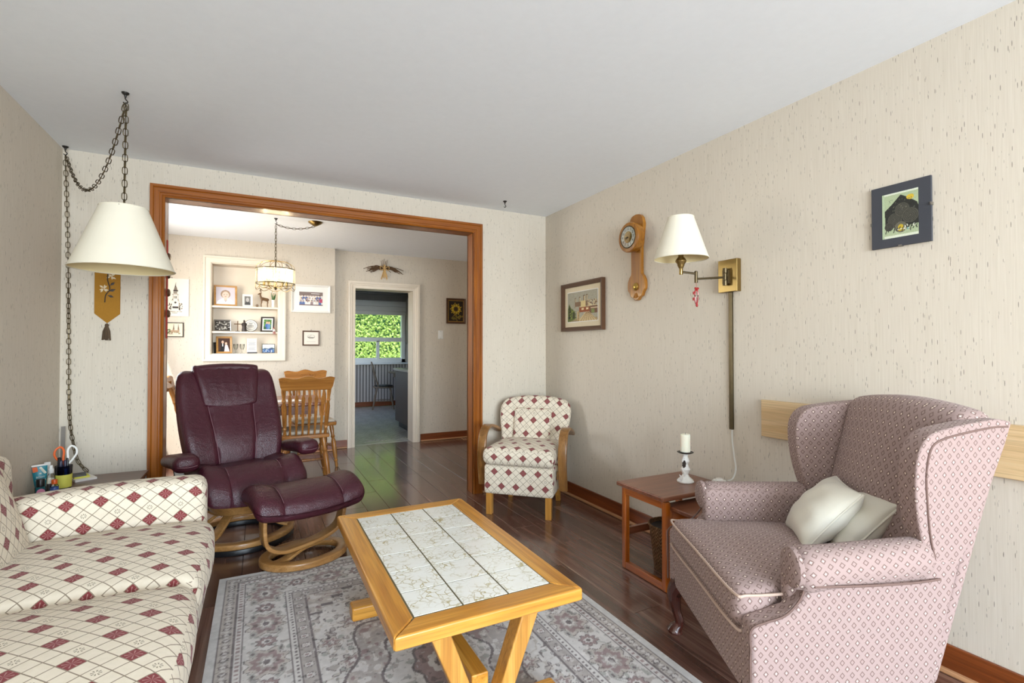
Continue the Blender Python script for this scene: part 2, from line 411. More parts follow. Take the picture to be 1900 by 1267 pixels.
        for d in range(3):
            e1, e2 = [(1, 2), (2, 0), (0, 1)][d]
            for sg in (-1, 1):
                for i in range(len(A[e1])-1):
                    for j in range(len(A[e2])-1):
                        ps = []
                        for a, b in ((i, j), (i+1, j), (i+1, j+1), (i, j+1)):
                            p = [0, 0, 0]; p[d] = sg*h[d]; p[e1] = A[e1][a]; p[e2] = A[e2][b]; ps.append(p)
                        if sg < 0: ps.reverse()
                        f.append([vid(p) for p in ps]); u4 = [uvof(p, d, sg) for p in ps]
                        if mode == 'cyl' and d == 2 and sg < 0:
                            per = PI*(h[0]+h[2])
                            if max(q[0] for q in u4)-min(q[0] for q in u4) > per/2: u4 = [(q[0]+per if q[0] < off[0] else q[0], q[1]) for q in u4]
                        uv.append(u4)
        return s.add(v, f, uv, T)
    def mesh(s, name, smooth=True, boxuv=False):
        me = bpy.data.meshes.new(name); me.from_pydata(s.v, [], s.f); me.update()
        if any(u is not None for u in s.uv) or boxuv:
            lay = me.uv_layers.new(name='UVMap')
            for p in me.polygons:
                u = s.uv[p.index]; nrm = p.normal
                for k, li in enumerate(p.loop_indices):
                    if u is not None: lay.data[li].uv = u[k]
                    else:
                        c_ = me.vertices[me.loops[li].vertex_index].co; a = [abs(x) for x in nrm]; d = a.index(max(a))
                        lay.data[li].uv = ((c_.y, c_.z), (c_.x, c_.z), (c_.x, c_.y))[d]
        if smooth:
            me.polygons.foreach_set('use_smooth', [True]*len(me.polygons))
        return me
def T3(x=0, y=0, z=0, rx=0, ry=0, rz=0):
    return Matrix.Translation((x, y, z)) @ Matrix.Rotation(rz, 4, 'Z') @ Matrix.Rotation(ry, 4, 'Y') @ Matrix.Rotation(rx, 4, 'X')
def link(name, me, mat, parent=None, loc=(0,0,0), rot=(0,0,0), bevel=0, bseg=2, subsurf=0, sharp=None):
    o = bpy.data.objects.new(name, me); COL.objects.link(o)
    if mat is not None and len(me.materials) == 0: me.materials.append(M[mat] if isinstance(mat, str) else mat)
    o.location = loc; o.rotation_euler = rot
    if parent: o.parent = parent
    if sharp is not None: me.set_sharp_from_angle(angle=math.radians(sharp))
    if bevel:
        b = o.modifiers.new('bevel', 'BEVEL'); b.width = bevel; b.segments = bseg; b.limit_method = 'ANGLE'; b.angle_limit = math.radians(32); b.harden_normals = True
    if subsurf:
        q = o.modifiers.new('subsurf', 'SUBSURF'); q.levels = subsurf; q.render_levels = subsurf
    return o
def part(name, mb, mat, parent, bevel=0, bseg=2, sharp=35, boxuv=False, loc=(0,0,0), rot=(0,0,0), label=None, smooth=True, kind=None):
    o = link(name, mb.mesh(name, smooth, boxuv), mat, parent, loc, rot, bevel, bseg, 0, None if (bevel or not smooth) else sharp)
    if label: o['label'] = label
    if kind: o['kind'] = kind
    return o
def thing(name, label, cat, loc=(0,0,0), rz=0, group=None):
    o = bpy.data.objects.new(name, None); COL.objects.link(o); o.empty_display_size = .05
    o.location = loc; o.rotation_euler = (0, 0, rz); o['label'] = label; o['category'] = cat
    if group: o['group'] = group
    return o
def tag(o, label, cat, group=None):
    o['label'] = label; o['category'] = cat
    if group: o['group'] = group
    return o
def struct(name, mb, mat, label=None, bevel=0, parent=None, smooth=False):
    o = link(name, mb.mesh(name, smooth), mat, parent, bevel=bevel)
    o['kind'] = 'structure'
    if label: o['label'] = label
    return o
def copy_tree(o, parent=None):
    c = o.copy(); COL.objects.link(c); c.parent = parent
    for ch in o.children: copy_tree(ch, c)
    return c
def bez(p0, p1, p2, p3, n=10):
    out = []
    for i in range(n+1):
        t_ = i/n; a = (1-t_)**3; b = 3*(1-t_)**2*t_; c_ = 3*(1-t_)*t_*t_; d = t_**3
        out.append(tuple(a*p0[k]+b*p1[k]+c_*p2[k]+d*p3[k] for k in range(len(p0))))
    return out
def catmull(pts, n=6, closed=False):
    P = [Vector(p) for p in pts]; out = []; N = len(P)
    for i in range(N if closed else N-1):
        if closed: a, b, c_, d = P[i-1], P[i], P[(i+1) % N], P[(i+2) % N]
        else: a, b, c_, d = P[max(i-1, 0)], P[i], P[i+1], P[min(i+2, N-1)]
        for k in range(n):
            q = k/n
            out.append(tuple(.5*((2*b)+(c_-a)*q+(2*a-5*b+4*c_-d)*q*q+(3*b-a-3*c_+d)*q**3)))
    if not closed: out.append(tuple(P[-1]))
    return out
RECT = lambda w, h: [(-w/2, -h/2), (w/2, -h/2), (w/2, h/2), (-w/2, h/2)]
def RRECT(w, h, r, n=3):
    o = []
    for cx, cy, a0 in ((w/2-r, -h/2+r, -90), (w/2-r, h/2-r, 0), (-w/2+r, h/2-r, 90), (-w/2+r, -h/2+r, 180)):
        for k in range(n+1):
            a = math.radians(a0+90*k/n); o.append((cx+r*math.cos(a), cy+r*math.sin(a)))
    return o
class Canvas:
    """small painted print; x right, y up, both 0..1"""
    def __init__(s, nx, ny, c): 
        s.nx, s.ny = nx, ny; s.a = np.zeros((ny, nx, 3)); s.a[:] = c
        s.X, s.Y = np.meshgrid((np.arange(nx)+.5)/nx, (np.arange(ny)+.5)/ny)
    def rect(s, x0, y0, x1, y1, c): s.a[(s.X >= x0) & (s.X <= x1) & (s.Y >= y0) & (s.Y <= y1)] = c; return s
    def ell(s, cx, cy, rx, ry, c): s.a[((s.X-cx)/rx)**2+((s.Y-cy)/ry)**2 <= 1] = c; return s
    def ring(s, cx, cy, r, w, c, k=1.0):
        d = np.sqrt((s.X-cx)**2+((s.Y-cy)*k)**2); s.a[np.abs(d-r) < w] = c; return s
    def poly(s, pts, c):
        ins = np.zeros(s.X.shape, bool); n = len(pts)
        for i in range(n):
            x1, y1 = pts[i]; x2, y2 = pts[(i+1) % n]
            cond = ((y1 > s.Y) != (y2 > s.Y)) & (s.X < (x2-x1)*(s.Y-y1)/((y2-y1) if y2 != y1 else 1e-9)+x1)
            ins ^= cond
        s.a[ins] = c; return s
    def line(s, p, q, w, c):
        px, py = p; dx, dy = q[0]-px, q[1]-py; L = dx*dx+dy*dy+1e-12
        t_ = np.clip(((s.X-px)*dx+(s.Y-py)*dy)/L, 0, 1); d = np.hypot(s.X-px-t_*dx, s.Y-py-t_*dy); s.a[d < w] = c; return s
    def speck(s, x0, y0, x1, y1, cols, n, r=.02, seed=1):
        rs = random.Random(seed)
        for _ in range(n): s.ell(rs.uniform(x0, x1), rs.uniform(y0, y1), r*rs.uniform(.5, 1.3), r*rs.uniform(.5, 1.3), rs.choice(cols))
        return s
    def noise(s, k, seed=0):
        rs = np.random.RandomState(seed); s.a = np.clip(s.a + rs.normal(0, k, s.a.shape[:2])[..., None], 0, 255); return s
def print_mesh(name, cv, w, h, plane='xz'):
    ny, nx = cv.a.shape[:2]
    xs = np.linspace(-w/2, w/2, nx); ys = np.linspace(0, h, ny) if plane == 'xz' else np.linspace(-h/2, h/2, ny)
    X, Y = np.meshgrid(xs, ys); Z = np.zeros_like(X)
    v = np.stack([X, Z, Y] if plane == 'xz' else [X, Y, Z], -1).reshape(-1, 3)
    i = np.arange(nx*ny).reshape(ny, nx)
    f = np.stack([i[:-1, :-1], i[:-1, 1:], i[1:, 1:], i[1:, :-1]], -1).reshape(-1, 4)
    me = bpy.data.meshes.new(name)
    me.vertices.add(len(v)); me.vertices.foreach_set('co', v.ravel())
    me.loops.add(f.size); me.loops.foreach_set('vertex_index', f.ravel().astype(np.int32))
    me.polygons.add(len(f)); me.polygons.foreach_set('loop_start', (np.arange(len(f))*4).astype(np.int32))
    me.update(calc_edges=True); me.validate()
    at = me.attributes.new('print', 'FLOAT_COLOR', 'POINT')
    c_ = cv.a/255.0; c_ = np.where(c_ <= .04045, c_/12.92, ((c_+.055)/1.055)**2.4)
    at.data.foreach_set('color', np.concatenate([c_.reshape(-1, 3), np.ones((nx*ny, 1))], 1).astype(np.float32).ravel())
    return me
def text_mesh(txt, size, align='CENTER', extrude=0.0003):
    cu = bpy.data.curves.new('t', 'FONT'); cu.body = txt; cu.size = size; cu.align_x = align; cu.align_y = 'CENTER'; cu.extrude = extrude
    o = bpy.data.objects.new('t', cu); COL.objects.link(o)
    bpy.context.view_layer.update()
    me = bpy.data.meshes.new_from_object(o.evaluated_get(bpy.context.evaluated_depsgraph_get()))
    bpy.data.objects.remove(o); bpy.data.curves.remove(cu)
    me.materials.clear()
    return me

# ================================================================== THE SETTING
H = 2.44; XL, XR, YB, YF = -1.07, 2.34, 3.90, -3.2
YN, YD, YK = 6.30, 6.40, 10.8         # niche wall, doorway wall, far kitchen wall
OX0, OX1, OZ = -0.552, 1.617, 2.212   # living/dining opening
XDR = 3.3
struct('ceiling', MB().box(XL-.1, XR+.1, YF-.1, YB+.055, H, H+.1), 'ceiling_paint')
struct('ceiling_dining', MB().box(XL-.1, XDR+.1, YB+.055, YD+.2, H, H+.1), 'ceiling_paint')
struct('ceiling_kitchen', MB().box(.4, 3.6, YD+.2, YK+.1, H, H+.1), 'ceiling_paint')
struct('wall_left', MB().box(XL-.1, XL, YF-.1, YB+.055, 0, H), 'wallpaper')
struct('wall_right', MB().box(XR, XR+.1, YF-.1, YB+.055, 0, H), 'wallpaper')
wbk = MB().box(XL-.1, OX0-.012, YB, YB+.11, 0, H).box(OX1+.012, XR+.1, YB, YB+.11, 0, H).box(OX0-.012, OX1+.012, YB, YB+.11, OZ+.012, H)
struct('wall_back', wbk, 'wallpaper')
# front wall behind the camera, with the picture window
FX0, FX1, FZ0, FZ1 = -.78, 1.98, .6, 2.24
struct('wall_front', MB().box(XL-.1, FX0, YF-.12, YF, 0, H).box(FX1, XR+.1, YF-.12, YF, 0, H).box(FX0, FX1, YF-.12, YF, 0, FZ0).box(FX0, FX1, YF-.12, YF, FZ1, H), 'wallpaper')
wf = struct('window_1', MB().box(FX0, FX0+.06, YF-.1, YF-.04, FZ0, FZ1).box(FX1-.06, FX1, YF-.1, YF-.04, FZ0, FZ1).box(FX0, FX1, YF-.1, YF-.04, FZ0, FZ0+.06).box(FX0, FX1, YF-.1, YF-.04, FZ1-.06, FZ1).box(.52, .58, YF-.1, YF-.04, FZ0, FZ1), 'window_vinyl')
# dining
NX0, NX1, NZ0, NZ1 = -.472, .194, 1.165, 2.167
wl = MB().box(XL-.1, NX0, YN, YN+.24, 0, H).box(NX1, .812, YN, YN+.24, 0, H).box(NX0, NX1, YN, YN+.24, 0, NZ0).box(NX0, NX1, YN, YN+.24, NZ1, H).box(NX0, NX1, YN+.2, YN+.24, NZ0, NZ1)
struct('wall_dining_niche', wl, 'wallpaper')
DX0, DX1, DZ = 1.05, 1.815, 2.0
struct('wall_dining_doorway', MB().box(.812, DX0, YD, YD+.22, 0, H).box(DX1, XDR+.1, YD, YD+.22, 0, H).box(DX0, DX1, YD, YD+.22, DZ, H), 'wallpaper')
struct('wall_dining_right', MB().box(XDR, XDR+.1, YB+.11, YD, 0, H), 'wallpaper')
struct('wall_dining_left', MB().box(XL-.1, XL, YB+.055, 4.5, 0, H).box(XL-.1, XL, 5.8, YN, 0, H).box(XL-.1, XL, 4.5, 5.8, 0, .85).box(XL-.1, XL, 4.5, 5.8, 2.15, H), 'wallpaper')
struct('wall_dining_front', MB().box(XR+.1, XDR+.1, YB, YB+.11, 0, H), 'wallpaper')
# thin seams between wallpaper drops
for i, (x, y) in enumerate([(1.185, YD), (1.48, YD), (2.43, YD), (-.21, YN), (.545, YN)]):
    z0 = NZ1+.08 if x < .2 and x > -.5 else (2.09 if x < 1.9 and x > .99 else .12)
    struct('trim_seam_%d' % (i+1), MB().box(x-.0015, x+.0015, y-.0012, y, z0, H), 'wallpaper')
for i, (a, b) in enumerate([((-.93, YB), (-.93, YB)), ((2.17, YB), (2.17, YB))]):
    struct('trim_seam_%d' % (i+6), MB().box(a[0]-.001, a[0]+.001, YB-.001, YB, .12, H), 'wallpaper')
# kitchen shell
KX0, KX1, KWX0, KWX1, KWZ0, KWZ1 = .55, 3.4, 1.5, 2.86, .93, 2.14
struct('wall_kitchen_far', MB().box(KX0-.1, KWX0, YK, YK+.15, 0, H).box(KWX1, KX1+.1, YK, YK+.15, 0, H).box(KWX0, KWX1, YK, YK+.15, 0, KWZ0).box(KWX0, KWX1, YK, YK+.15, KWZ1, H), 'kitchen_wall')
struct('wall_kitchen_left', MB().box(KX0-.1, KX0, YD+.22, 8.4, 0, H).box(KX0-.1, KX0, 10.2, YK, 0, H).box(KX0-.1, KX0, 8.4, 10.2, 0, .85).box(KX0-.1, KX0, 8.4, 10.2, 2.15, H), 'kitchen_wall')  # gap in this unseen wall added to brighten the kitchen
struct('wall_kitchen_right', MB().box(KX1, KX1+.1, YD+.22, YK, 0, H), 'kitchen_wall')

# ---- plank floor (living + dining), planks along the depth of the house
floor = struct('floor', MB().box(XL-.1, XDR+.1, YF-.1, YD+.11, -.06, -.012), 'subfloor')
PW = .163; plank_cache = {}
def plank_mesh(w, l):
    k = (round(w, 3), round(l, 3))
    if k not in plank_cache:
        b = MB(); g = .0009; ch = .0014
        x0, x1, y0, y1 = g, w-g, g, l-g
        v = [(x0,y0,-.012),(x1,y0,-.012),(x1,y1,-.012),(x0,y1,-.012),(x0,y0,-ch),(x1,y0,-ch),(x1,y1,-ch),(x0,y1,-ch),
             (x0+ch,y0+ch,0),(x1-ch,y0+ch,0),(x1-ch,y1-ch,0),(x0+ch,y1-ch,0)]
        f = [(0,1,5,4),(1,2,6,5),(2,3,7,6),(3,0,4,7),(4,5,9,8),(5,6,10,9),(6,7,11,10),(7,4,8,11),(8,9,10,11)]
        b.add(v, f); plank_cache[k] = b.mesh('plank', False)
    return plank_cache[k]
x = 1.88 - 19*PW; rs = random.Random(5); PL = 1.21
while x < XDR-.01:
    y0 = YF; w = min(PW, XDR-x)
    if x < XL: x += PW if x+PW <= XL+.02 else 0
    first = ((2.659-YF) % PL) if abs(x-1.717) < .01 else rs.uniform(.15, 1.2)
    ye = YD+.1 if x > .8 else YN+.05
    ys = YF if x < XR+.05 else YB+.1
    y0 = ys; y1 = ys+first
    while y0 < ye-.01:
        y1 = min(y1, ye)
        if y1-y0 > .02: link('plank', plank_mesh(w, y1-y0), 'plank', floor, (x, y0, 0))
        y0 = y1; y1 = y0+PL
    x += PW
# ---- kitchen tiled floor, tiles laid on the diagonal
kfl = struct('floor_kitchen', MB().box(KX0-.1, KX1+.1, YD+.11, YK+.1, -.06, -.008), 'kitchen_tile')
ts = .305; tm = MB().add([(-ts/2+.002,-ts/2+.002,0),(ts/2-.002,-ts/2+.002,0),(ts/2-.002,ts/2-.002,0),(-ts/2+.002,ts/2-.002,0),(-ts/2,-ts/2,-.008),(ts/2,-ts/2,-.008),(ts/2,ts/2,-.008),(-ts/2,ts/2,-.008)],
    [(0,1,2,3),(4,5,1,0),(5,6,2,1),(6,7,3,2),(7,4,0,3)]).mesh('tile', False)
c45 = math.cos(PI/4); st = ts*1.006
for i in range(-16, 24):
    for j in range(-16, 24):
        px = 1.6+(i-j)*st*c45; py = YD+.42+(i+j)*st*c45
        if .95 < px < 3.2 and YD+.31 < py < YK-.1: link('tile', tm, 'kitchen_tile', kfl, (px, py, 0), (0, 0, PI/4))
struct('trim_threshold', MB().box(DX0, DX1, YD+.095, YD+.24, -.01, .002), 'kitchen_tile')

# ---- baseboards with pale shoe moulding
def baseboard(name, x0, x1, y0, y1, nx, ny, h=.092):
    """wall line from (x0,y0) to (x1,y1); (nx,ny) points into the room"""
    th = .016; sh = .017
    def bx(d, z0, z1):
        return MB().box(min(x0, x1, x0+nx*d, x1+nx*d), max(x0, x1, x0+nx*d, x1+nx*d), min(y0, y1, y0+ny*d, y1+ny*d), max(y0, y1, y0+ny*d, y1+ny*d), z0, z1)
    o = struct(name, bx(th, 0, h), 'baseboard_y' if nx else 'baseboard_x', bevel=.004, smooth=True)
    mb = bx(th+sh, 0, .02)
    part('shoe_moulding', mb, 'shoe_y' if nx else 'shoe_x', o, bevel=.008)
baseboard('baseboard_right', XR, XR, YF, YB, -1, 0, .108)
baseboard('baseboard_left', XL, XL, YF, YB, 1, 0, .108)
baseboard('baseboard_back_right', OX1+.085, XR-.033, YB, YB, 0, -1, .108)
baseboard('baseboard_back_left', XL+.033, OX0-.085, YB, YB, 0, -1, .108)
baseboard('baseboard_dining_niche', XL, .812, YN, YN, 0, -1, .10)
baseboard('baseboard_dining_jog', .83, DX0-.075, YD, YD, 0, -1, .10)
baseboard('baseboard_dining_doorway', DX1+.09, XDR, YD, YD, 0, -1, .10)
baseboard('baseboard_dining_right', XDR, XDR, YB+.11, YD-.034, -1, 0, .10)
# ---- stained wood casing of the wide opening: moulded profile, mitred
cas = struct('trim_opening', MB().box(OX0-.012, OX0, YB-.012, YB+.122, 0, OZ).box(OX1, OX1+.012, YB-.012, YB+.122, 0, OZ).box(OX0-.012, OX1+.012, YB-.012, YB+.122, OZ, OZ+.012), 'casing_z')
prof = [(0, 0), (0, .016), (.008, .021), (.018, .017), (.026, .017), (.030, .021), (.058, .021), (.064, .028), (.080, .028), (.080, 0)]   # (outward, toward the room)
def casing(parent, x0, x1, zt, y, sgn, mat_z, mat_x, prof, zb=0.0, w=.08):
    def m(o, d, piece):
        yy = y + sgn*d
        if piece == 'l': return [(x0-o, yy, zb), (x0-o, yy, zt+o)]
        if piece == 'r': return [(x1+o, yy, zb), (x1+o, yy, zt+o)]
        return [(x0-o, yy, zt+o), (x1+o, yy, zt+o)]
    for pc in 'lrt':
        v = []; n = len(prof)
        for o_, d in prof: v += m(o_, d, pc)
        f = [(2*i, 2*i+1, 2*((i+1) % n)+1, 2*((i+1) % n)) for i in range(n)] + [tuple(2*i for i in range(n)), tuple(2*i+1 for i in range(n-1, -1, -1))]
        if (pc in 'r') == (sgn < 0): f = [tuple(reversed(q)) for q in f]
        if pc == 't' and sgn < 0: pass
        part('casing_board', MB().add(v, f), mat_x if pc == 't' else mat_z, parent, smooth=False)
casing(cas, OX0, OX1, OZ, YB, -1, 'casing_z', 'casing_x', prof)
casing(cas, OX0, OX1, OZ, YB+.11, 1, 'casing_z', 'casing_x', prof)
# ---- painted casing of the kitchen doorway
dcs = struct('trim_doorway', MB().box(DX0-.001, DX0+.016, YD-.006, YD+.226, 0, DZ).box(DX1-.016, DX1+.001, YD-.006, YD+.226, 0, DZ).box(DX0, DX1, YD-.006, YD+.226, DZ-.016, DZ+.001), 'white_trim')
prof2 = [(-.016, 0), (-.016, .014), (.02, .018), (.026, .024), (.04, .024), (.046, .030), (.072, .030), (.072, 0)]
casing(dcs, DX0, DX1, DZ, YD, -1, 'white_trim', 'white_trim', prof2)

# ---- kitchen window wall
kw = struct('window_2', MB().box(KWX0, KWX0+.07, YK-.02, YK+.1, KWZ0, KWZ1).box(KWX1-.07, KWX1, YK-.02, YK+.1, KWZ0, KWZ1).box(KWX0, KWX1, YK-.02, YK+.1, KWZ0, KWZ0+.07).box(KWX0, KWX1, YK-.02, YK+.1, KWZ1-.05, KWZ1), 'window_vinyl', 'white vinyl kitchen window')
part('transom', MB().box(KWX0+.05, KWX1-.05, YK, YK+.08, 1.38, 1.47), 'window_vinyl', kw)
part('mullion', MB().box(2.25, 2.31, YK, YK+.07, KWZ0+.05, 1.40), 'window_vinyl', kw)
part('sash_rail', MB().box(KWX0+.06, KWX1-.06, YK+.02, YK+.07, KWZ0+.06, KWZ0+.10), 'window_vinyl', kw)
for a, b, c_, d in ((KWX0+.06, KWX1-.06, 1.46, KWZ1-.04), (KWX0+.06, 2.26, KWZ0+.06, 1.39), (2.30, KWX1-.06, KWZ0+.06, 1.39)):
    part('pane', MB().box(a, b, YK+.045, YK+.049, c_, d), 'window_glass', kw, smooth=False)
part('sill', MB().box(KWX0-.05, KWX1+.05, YK-.09, YK+.02, KWZ0-.04, KWZ0), 'window_vinyl', kw, bevel=.006)
wain = struct('trim_wainscot', MB().box(KX0, KX1, YK-.012, YK, .10, .885), 'kitchen_gap', 'vertical slat wainscot under kitchen window')
sm = MB().box(-.0235, .0235, -.012, 0, 0, .785).mesh('slat', False)
k = 0
while KX0+.04+k*.064 < KX1-.03:
    link('slat', sm, 'kitchen_slat', wain, (KX0+.04+k*.064, YK-.0115, .10)); k += 1
struct('baseboard_kitchen', MB().box(KX0, KX1, YK-.03, YK, 0, .10), 'baseboard_x')
struct('window_3', MB().box(XL-.1, XL-.04, 4.5, 4.56, .85, 2.15).box(XL-.1, XL-.04, 5.74, 5.8, .85, 2.15).box(XL-.1, XL-.04, 4.5, 5.8, .85, .91).box(XL-.1, XL-.04, 4.5, 5.8, 2.09, 2.15), 'window_vinyl')
struct('added_light_opening', MB().box(KX0-.1, KX0-.05, 8.4, 8.46, .85, 2.15).box(KX0-.1, KX0-.05, 10.14, 10.2, .85, 2.15).box(KX0-.1, KX0-.05, 8.4, 10.2, .85, .91).box(KX0-.1, KX0-.05, 8.4, 10.2, 2.09, 2.15), 'window_vinyl')  # frame of an added, unseen opening for kitchen light; no window known here

# ================================================================== LIVING ROOM FURNITURE
# ---- rug
def rug():
    W_, L_ = 1.625, 2.36; nx, ny = 330, 472
    cv = Canvas(nx, ny, (196, 189, 183)); X, Y = cv.X*W_, cv.Y*L_
    dx = np.minimum(X, W_-X); dy = np.minimum(Y, L_-Y); d = np.minimum(dx, dy)          # distance from the edge
    along = np.where(dx < dy, Y-L_/2, X-W_/2)
    cream = np.array((206, 201, 197)); taupe = np.array((172, 163, 158)); dark = np.array((120, 110, 110)); rose = np.array((152, 132, 130)); sage = np.array((168, 166, 160)); beige = np.array((186, 177, 169))
    A = cv.a
    def setm(m, c_): A[m] = c_
    rs = np.random.RandomState(3)
    def sm(sz, k):
        a = rs.normal(size=(ny//sz+3, nx//sz+3)); yi = np.arange(ny)/sz; xi = np.arange(nx)/sz
        y0 = yi.astype(int); x0 = xi.astype(int); fy = (yi-y0)[:, None]; fx = (xi-x0)[None]
        fy = fy*fy*(3-2*fy); fx = fx*fx*(3-2*fx)
        return k*((a[y0][:, x0]*(1-fx)+a[y0][:, x0+1]*fx)*(1-fy)+(a[y0+1][:, x0]*(1-fx)+a[y0+1][:, x0+1]*fx)*fy)
    def motif(u, w_, per, r1, r2, cols):
        """row of layered lozenge flowers along u, centred on w_=0"""
        q = (u/per+.5) % 1-.5; a = np.abs(q*per)/r1; b = np.abs(w_)/r2; th = np.arctan2(w_, q*per)
        e_ = np.sqrt(a*a+b*b)*(1+.16*np.cos(8*th))
        out = [(e_ < k_, c_) for k_, c_ in cols]
        return out
    # guard bands
    setm((d > .035) & (d < .095), beige)
    for u_, off in ((along, 0), (along+.024, 1)):
        for m, c_ in motif(u_, d-.065, .048, .014, .017, [(1.0, (dark if off == 0 else taupe)), (.55, cream)]): setm(m & (d > .035) & (d < .095), c_)
    setm((np.abs(d-.036) < .004) | (np.abs(d-.095) < .004), dark)
    setm((d > .099) & (d < .125), cream); setm((d > .099) & (d < .125) & (((along/.026) % 1) < .45) & (np.abs(d-.112) < .007), rose)
    setm(np.abs(d-.127) < .003, dark)
    # main border
    mb_ = (d > .13) & (d < .30); setm(mb_, cream)
    vine = np.sin(along*2*PI/.30)*.035; setm(mb_ & (np.abs(d-.215-vine) < .0045), taupe)
    vine2 = np.sin(along*2*PI/.30+PI)*.06; setm(mb_ & (np.abs(d-.215-vine2) < .0035), sage)
    sp = sm(5, 1.0); setm(mb_ & (sp > .95), sage); setm(mb_ & (sp < -1.15), taupe)
    for m, c_ in motif(along, d-.215, .30, .085, .066, [(1.12, dark), (1.06, beige), (.82, rose), (.5, taupe), (.33, cream), (.2, dark)]): setm(m & mb_, c_)
    for m, c_ in motif(along+.15, d-.215, .30, .034, .036, [(1.1, dark), (.95, rose), (.5, cream), (.25, dark)]): setm(m & mb_, c_)
    for s_ in (-1, 1):
        for m, c_ in motif(along+.075, d-.215-s_*.05, .15, .022, .014, [(1.1, taupe), (.8, sage), (.4, dark)]): setm(m & mb_, c_)
    setm(np.abs(d-.303) < .004, dark)
    setm((d > .307) & (d < .331), cream); setm((d > .307) & (d < .331) & (((along/.024) % 1) < .45) & (np.abs(d-.319) < .006), dark)
    setm((d > .331) & (d < .385), taupe)
    for m, c_ in motif(along, d-.358, .07, .016, .017, [(1.1, dark), (.85, cream), (.4, rose)]): setm(m & (d > .331) & (d < .385), c_)
    setm((np.abs(d-.333) < .003) | (np.abs(d-.387) < .0045), dark)
    # field: stepped corner spandrels, lobed medallion, scattered flowers
    f_ = d > .392; setm(f_, cream)
    cx, cy = np.abs(X-W_/2), np.abs(Y-L_/2)
    setm(f_ & (sp > .85), sage); setm(f_ & (sp < -1.0), taupe); s2 = sm(7, 1.0); setm(f_ & (np.abs(s2) < .10), beige); setm(f_ & (np.abs(sp-.85) < .09), dark); setm(f_ & (np.abs(sp+1.0) < .07), dark)
    for fx_, fy_ in [(.10, .58), (.26, .45), (.33, .72), (.12, .74), (.05, .35), (.30, .16), (.20, .60), (.36, .32)]:
        ex, ey = cx-fx_, cy-fy_; th = np.arctan2(ey, ex); r_ = np.hypot(ex, ey)/(1+.3*np.cos(6*th+fx_*20))
        setm(f_ & (r_ < .043), dark); setm(f_ & (r_ < .039), beige); setm(f_ & (r_ < .026), rose); setm(f_ & (r_ < .012), cream)
    step = lambda q, s_: np.floor(q/s_)*s_
    sd = step(.42-cx, .055)*1.2 + (.79-cy); sp_m = f_ & (sd < .20); edge = f_ & (np.abs(sd-.20) < .012)
    setm(sp_m, beige); setm(sp_m & (sp > .55), taupe); setm(sp_m & (np.abs(s2) < .1), rose); setm(sp_m & (sp < -.9), cream); setm(edge, dark)
    th = np.arctan2(cy/.5, cx/.33); rr = np.hypot(cx/.33, cy/.5)/(1+.09*np.cos(8*th))
    setm(f_ & (rr < 1.0), dark); setm(f_ & (rr < .965), taupe); m1 = f_ & (rr < .965)
    setm(m1 & (sp > .6), cream); setm(m1 & (np.abs(s2) < .09), beige); setm(m1 & (sp < -.9), rose)
    setm(f_ & (rr < .62), dark); setm(f_ & (rr < .585), cream); m2 = f_ & (rr < .585); setm(m2 & (sp > .7), sage); setm(m2 & (np.abs(s2) < .1), taupe)
    setm(f_ & (rr < .30), dark); setm(f_ & (rr < .27), rose); setm(f_ & (rr < .13), cream); setm(f_ & (rr < .06), dark)
    s3 = sm(3, 1.0); inner = d > .04; setm(inner & (s3 > 1.25), A[inner & (s3 > 1.25)]*.80); setm(inner & (s3 < -1.35), A[inner & (s3 < -1.35)]*.35+cream*.65)
    setm(d < .033, np.array((206, 203, 200)))
    cv.a = A + sm(3, 5.0)[..., None] + sm(24, 4.0)[..., None]; cv.a = np.clip(cv.a, 0, 255)
    r = thing('area_rug', 'grey and beige oriental rug under the oak coffee table', 'rug', (-.178+W_/2, 3.042-L_/2, 0))
    part('backing', MB().box(-W_/2, W_/2, -L_/2, L_/2, 0.0005, .0085), 'rope_pad', r, smooth=False)
    o = link('pile', print_mesh('pile', cv, W_, L_, 'xy'), 'rug_print', r, (0, 0, .0095)); o['label'] = 'woven floral medallion pattern'
    return r
rug()

